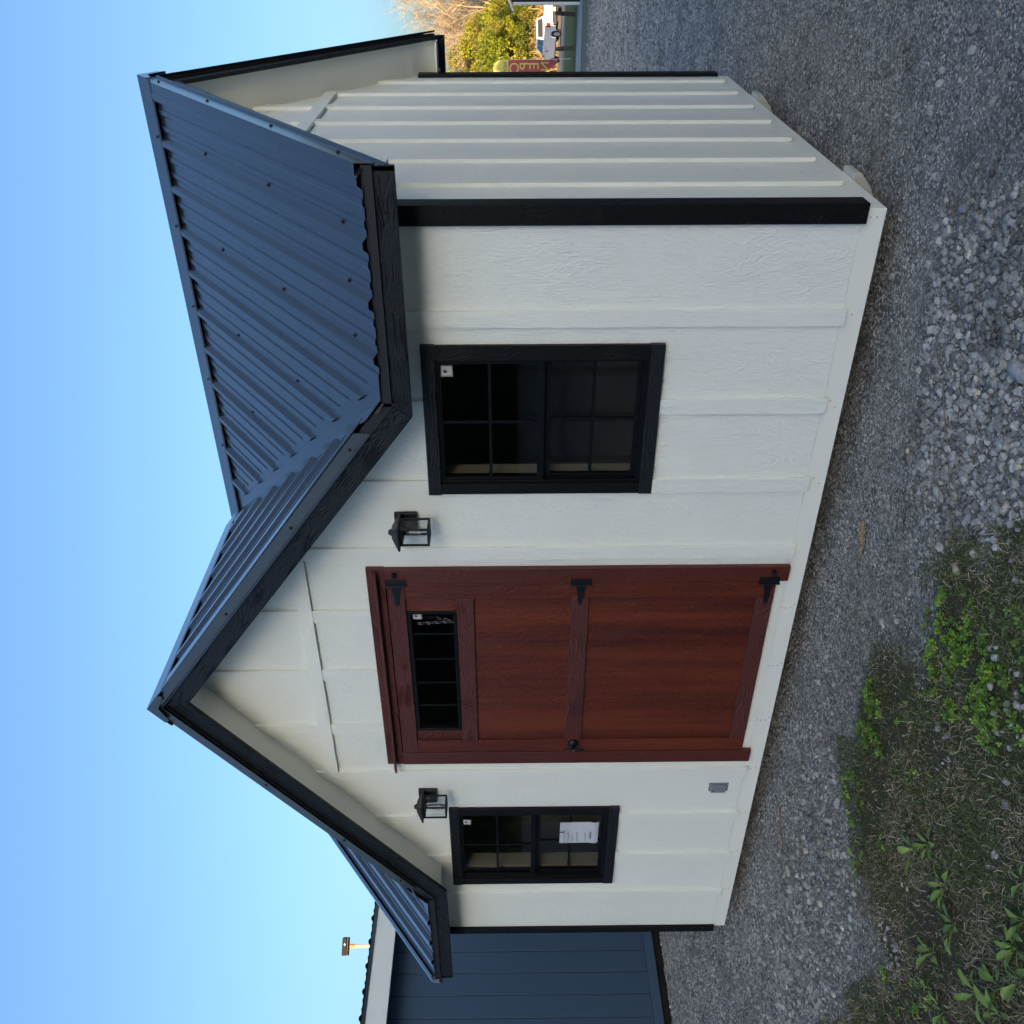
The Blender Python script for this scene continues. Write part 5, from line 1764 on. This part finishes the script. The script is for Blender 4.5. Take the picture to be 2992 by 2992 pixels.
def put(name, me, parent):
    o = bpy.data.objects.new(name, me); COL.objects.link(o); o.parent = parent; return o
EVERS = [(-16.0, 101, 2, .92, "leafy evergreen standing just right of the white shed's far corner, partly hidden by it"),
         (-13.9, 104, 0, 1.0, "tall evergreen directly behind the top of the feather flag"),
         (-12.4, 100, 1, 1.08, "lower yellow-green evergreen above the pickup's cab"),
         (-10.8, 104, 0, .82, "narrow evergreen behind the pickup's tailgate"),
         (-9.3, 101, 1, .82, "low evergreen at the right, in front of the big bare tree"),
         (-7.6, 97, 1, .72, "low dark evergreen behind the dark shed's corner board"),
         (-5.5, 103, 0, 1.0, "evergreen half hidden behind the charcoal shed"),
         (-1.5, 104, 2, .95, "evergreen beyond the picture edge to the right of the charcoal shed"),
         (-14.9, 98, 1, .98, "yellow-green evergreen right beside the shed's far corner, behind the flag"),
         (-10.1, 98, 0, .60, "short young evergreen in front of the others, above the pickup's bed"),
         (-20.5, 103, 0, 1.0, "evergreen hidden behind the white shed, left of the visible wood"),
         (3.5, 102, 1, 1.1, "rounded evergreen farthest right along the wood edge")]
for i, (x, y, k, s, lab) in enumerate(EVERS):
    t = thing("evergreen_tree", lab, "tree", (x, y, gz(x, y)), "evergreens along the far side of the road", rz=i * 1.3)
    t.scale = (s, s, s)
    put("trunk", EV[k][0], t); put("crown", EV[k][1], t)
for i, (x, y, k, s, lab) in enumerate([(-8.8, 106, 0, 1.05, "big leafless tree with fine twigs spreading at the top right"),
                                      (-13.2, 108, 1, .95, "smaller leafless tree rising behind the evergreens in the middle"),
                                      (-17.0, 107, 1, .80, "short leafless tree behind the white shed's rear roof corner"),
                                      (-11.6, 110, 0, .92, "leafless tree between the big one and the middle one"),
                                      (-3.5, 107, 0, .95, "leafless tree standing beyond the charcoal shed")]):
    t = thing("bare_tree", lab, "tree", (x, y, gz(x, y)), "leafless trees behind the evergreens", rz=i * 2.1)
    t.scale = (s, s, s)
    put("trunk", BARE[k][0], t); put("twigs", BARE[k][1], t)
# tangle of dry brush in front of the trees
nb_ = 9000
bx = RNG.uniform(-24, 8, nb_); by = RNG.uniform(93, 99, nb_)
hgt = RNG.uniform(.8, 3.6, nb_) * (0.75 + .35 * vnoise(bx, by, .3, 41))
le = RNG.normal(0, .75, (nb_, 2)); w = RNG.uniform(.02, .05, nb_)
gzb = ground_z(bx, by)
A_ = np.stack([bx, by, gzb], 1)
Mid = A_ + np.stack([le[:, 0] * hgt * .35, le[:, 1] * hgt * .35, hgt * .62], 1)
Top = A_ + np.stack([le[:, 0] * hgt * .9, le[:, 1] * hgt * .9, hgt * (1 - .25 * np.abs(le[:, 0]))], 1)
dx = np.stack([w, w * 0, w * 0], 1)
V = np.stack([A_ - dx, A_ + dx, Mid - dx * .8, Mid + dx * .8, Top - dx * .3, Top + dx * .3], 1).reshape(-1, 3)
b6 = (np.arange(nb_) * 6)[:, None, None]
F = (b6 + np.array([[[0, 1, 3, 2], [2, 3, 5, 4]]])).reshape(-1, 4)
bc = pick([(.48, .30, .13), (.38, .24, .10), (.58, .42, .22), (.24, .16, .08), (.20, .16, .06)], nb_)
tag(np_mesh("brush", V, F, M["tfol"], np.repeat(bc, 6, 0)), "tangled dry tan brush at the foot of the trees", kind="stuff")
cs_ = []
rs = random.Random(5)
for k in range(260):
    x = rs.uniform(-24, 8); y = rs.uniform(95, 104)
    cs_.append(((x, y, gz(x, y) + rs.uniform(.3, 3.4)), rs.uniform(.4, .9)))
me = foliage_mesh("undergrowth", 9, cs_, 60, .17, [(.10, .085, .03), (.14, .10, .04), (.07, .07, .02), (.17, .12, .05)])
o = bpy.data.objects.new("undergrowth", me); COL.objects.link(o)
tag(o, "dark leafy undergrowth filling the gaps between the trunks", kind="stuff")

# unseen leafy rows, added out of view to block the sun from the lot
M["screen_leaf"] = noise_mat("dark_green_foliage", (.022, .030, .012), (.050, .058, .022), 1.4, .9, .15)
def shade_row(path, hgt, nl, rad, name, label):
    pa = np.array(path)
    seg = np.diff(pa, axis=0, append=pa[-1:] * 2 - pa[-2:-1])
    nrm_ = np.stack([-seg[:, 1], seg[:, 0]], 1); nrm_ /= np.linalg.norm(nrm_, axis=1)[:, None]
    nsec = 11; VV = []
    for i, (p, n_) in enumerate(zip(pa, nrm_)):
        hh = hgt + .9 * math.sin(i * .9) + .6 * math.sin(i * 2.3)
        for j in range(nsec):
            a = math.pi * j / (nsec - 1)
            r1 = 1 + .12 * math.sin(i * 1.9 + j * 2.1)
            q = p + n_ * (-rad * math.cos(a)) * r1
            VV.append((q[0], q[1], gz(q[0], q[1]) - .3 + hh * math.sin(a) ** .55 * (1 + .03 * math.sin(i * 3 + j))))
    FF = [(i * nsec + j, (i + 1) * nsec + j, (i + 1) * nsec + j + 1, i * nsec + j + 1) for i in range(len(pa) - 1) for j in range(nsec - 1)]
    VV = np.array(VV); FF = np.array(FF)
    fi = RNG.randint(0, len(FF), nl); uv = RNG.rand(nl, 2)
    A4 = VV[FF[fi]]
    Pq = ((A4[:, 0] * (1 - uv[:, :1]) + A4[:, 1] * uv[:, :1]) * (1 - uv[:, 1:]) + (A4[:, 3] * (1 - uv[:, :1]) + A4[:, 2] * uv[:, :1]) * uv[:, 1:])
    Pq += RNG.normal(0, .45, Pq.shape)
    a3 = RNG.normal(0, 1, (nl, 3)); a3 /= np.linalg.norm(a3, axis=1)[:, None]
    b3 = np.cross(a3, RNG.normal(0, 1, (nl, 3))); b3 /= np.linalg.norm(b3, axis=1)[:, None]
    s3 = RNG.uniform(.25, .6, (nl, 1))
    LV = np.stack([Pq - a3 * s3, Pq - b3 * s3 * .6, Pq + a3 * s3, Pq + b3 * s3 * .6], 1).reshape(-1, 3)
    V = np.concatenate([VV, LV]); F = np.concatenate([FF, np.arange(nl * 4).reshape(-1, 4) + len(VV)])
    tag(np_mesh(name, V, F, M["screen_leaf"]), label, kind="stuff")

UX, UY, SX, SY2 = math.sin(SUN_AZ), math.cos(SUN_AZ), -math.cos(SUN_AZ), math.sin(SUN_AZ)
shade_row([(-105, -10), (-98, -40), (-80, -68), (-58, -92)] + [(70 * UX + s * SX, 70 * UY + s * SY2) for s in np.arange(-84, 31, 4.0)],
         16.6, 20000, 6.0, "shade_woods", "tall dark wood added out of view behind the viewpoint to shade the lot")
shade_row([(-13 * UX + s * SX, -13 * UY + s * SY2) for s in np.arange(15, 33, 2.0)], 6.0, 7000, 2.0, "shade_thicket", "thicket added out of view to shade the verge")  # low leafy screen added beside the lot to keep sun off the verge

# unseen shed, added on the right to darken the white shed's side wall
nb = thing("added_shed", "taupe storage shed standing outside the picture, right of the white shed", "shed", (5.3, 1.2, -.19))
M["taupe"] = emboss("taupe_siding", (.16, .14, .12), (.19, .17, .14), "Z", .6, .001)
for k in range(12):
    loc("siding_panel", MB().box(-1.5, -1.488, -2.4 + k * .4, -2.4 + k * .4 + .397, .15, 2.35), M["taupe"], nb)
loc("side_wall", MB().box(1.488, 1.5, -2.4, 2.4, .15, 2.35), M["taupe"], nb)
for y in (-2.4, 2.388):
    loc("end_wall", MB().xz([(-1.487, .15), (1.487, .15), (1.487, 2.35), (0, 3.4), (-1.487, 2.35)], y, y + .012), M["taupe"], nb)
for s_ in (-1, 1):
    loc("roof_panel", MB().xz([(0, 3.46), (s_ * 1.75, 2.235), (s_ * 1.75, 2.275), (0, 3.50)], -2.65, 2.65), M["roof"], nb)
    loc("skid", MB().box(s_ * 1.0 - .08, s_ * 1.0 + .08, -2.4, 2.4, 0, .149), M["darkwood"], nb)
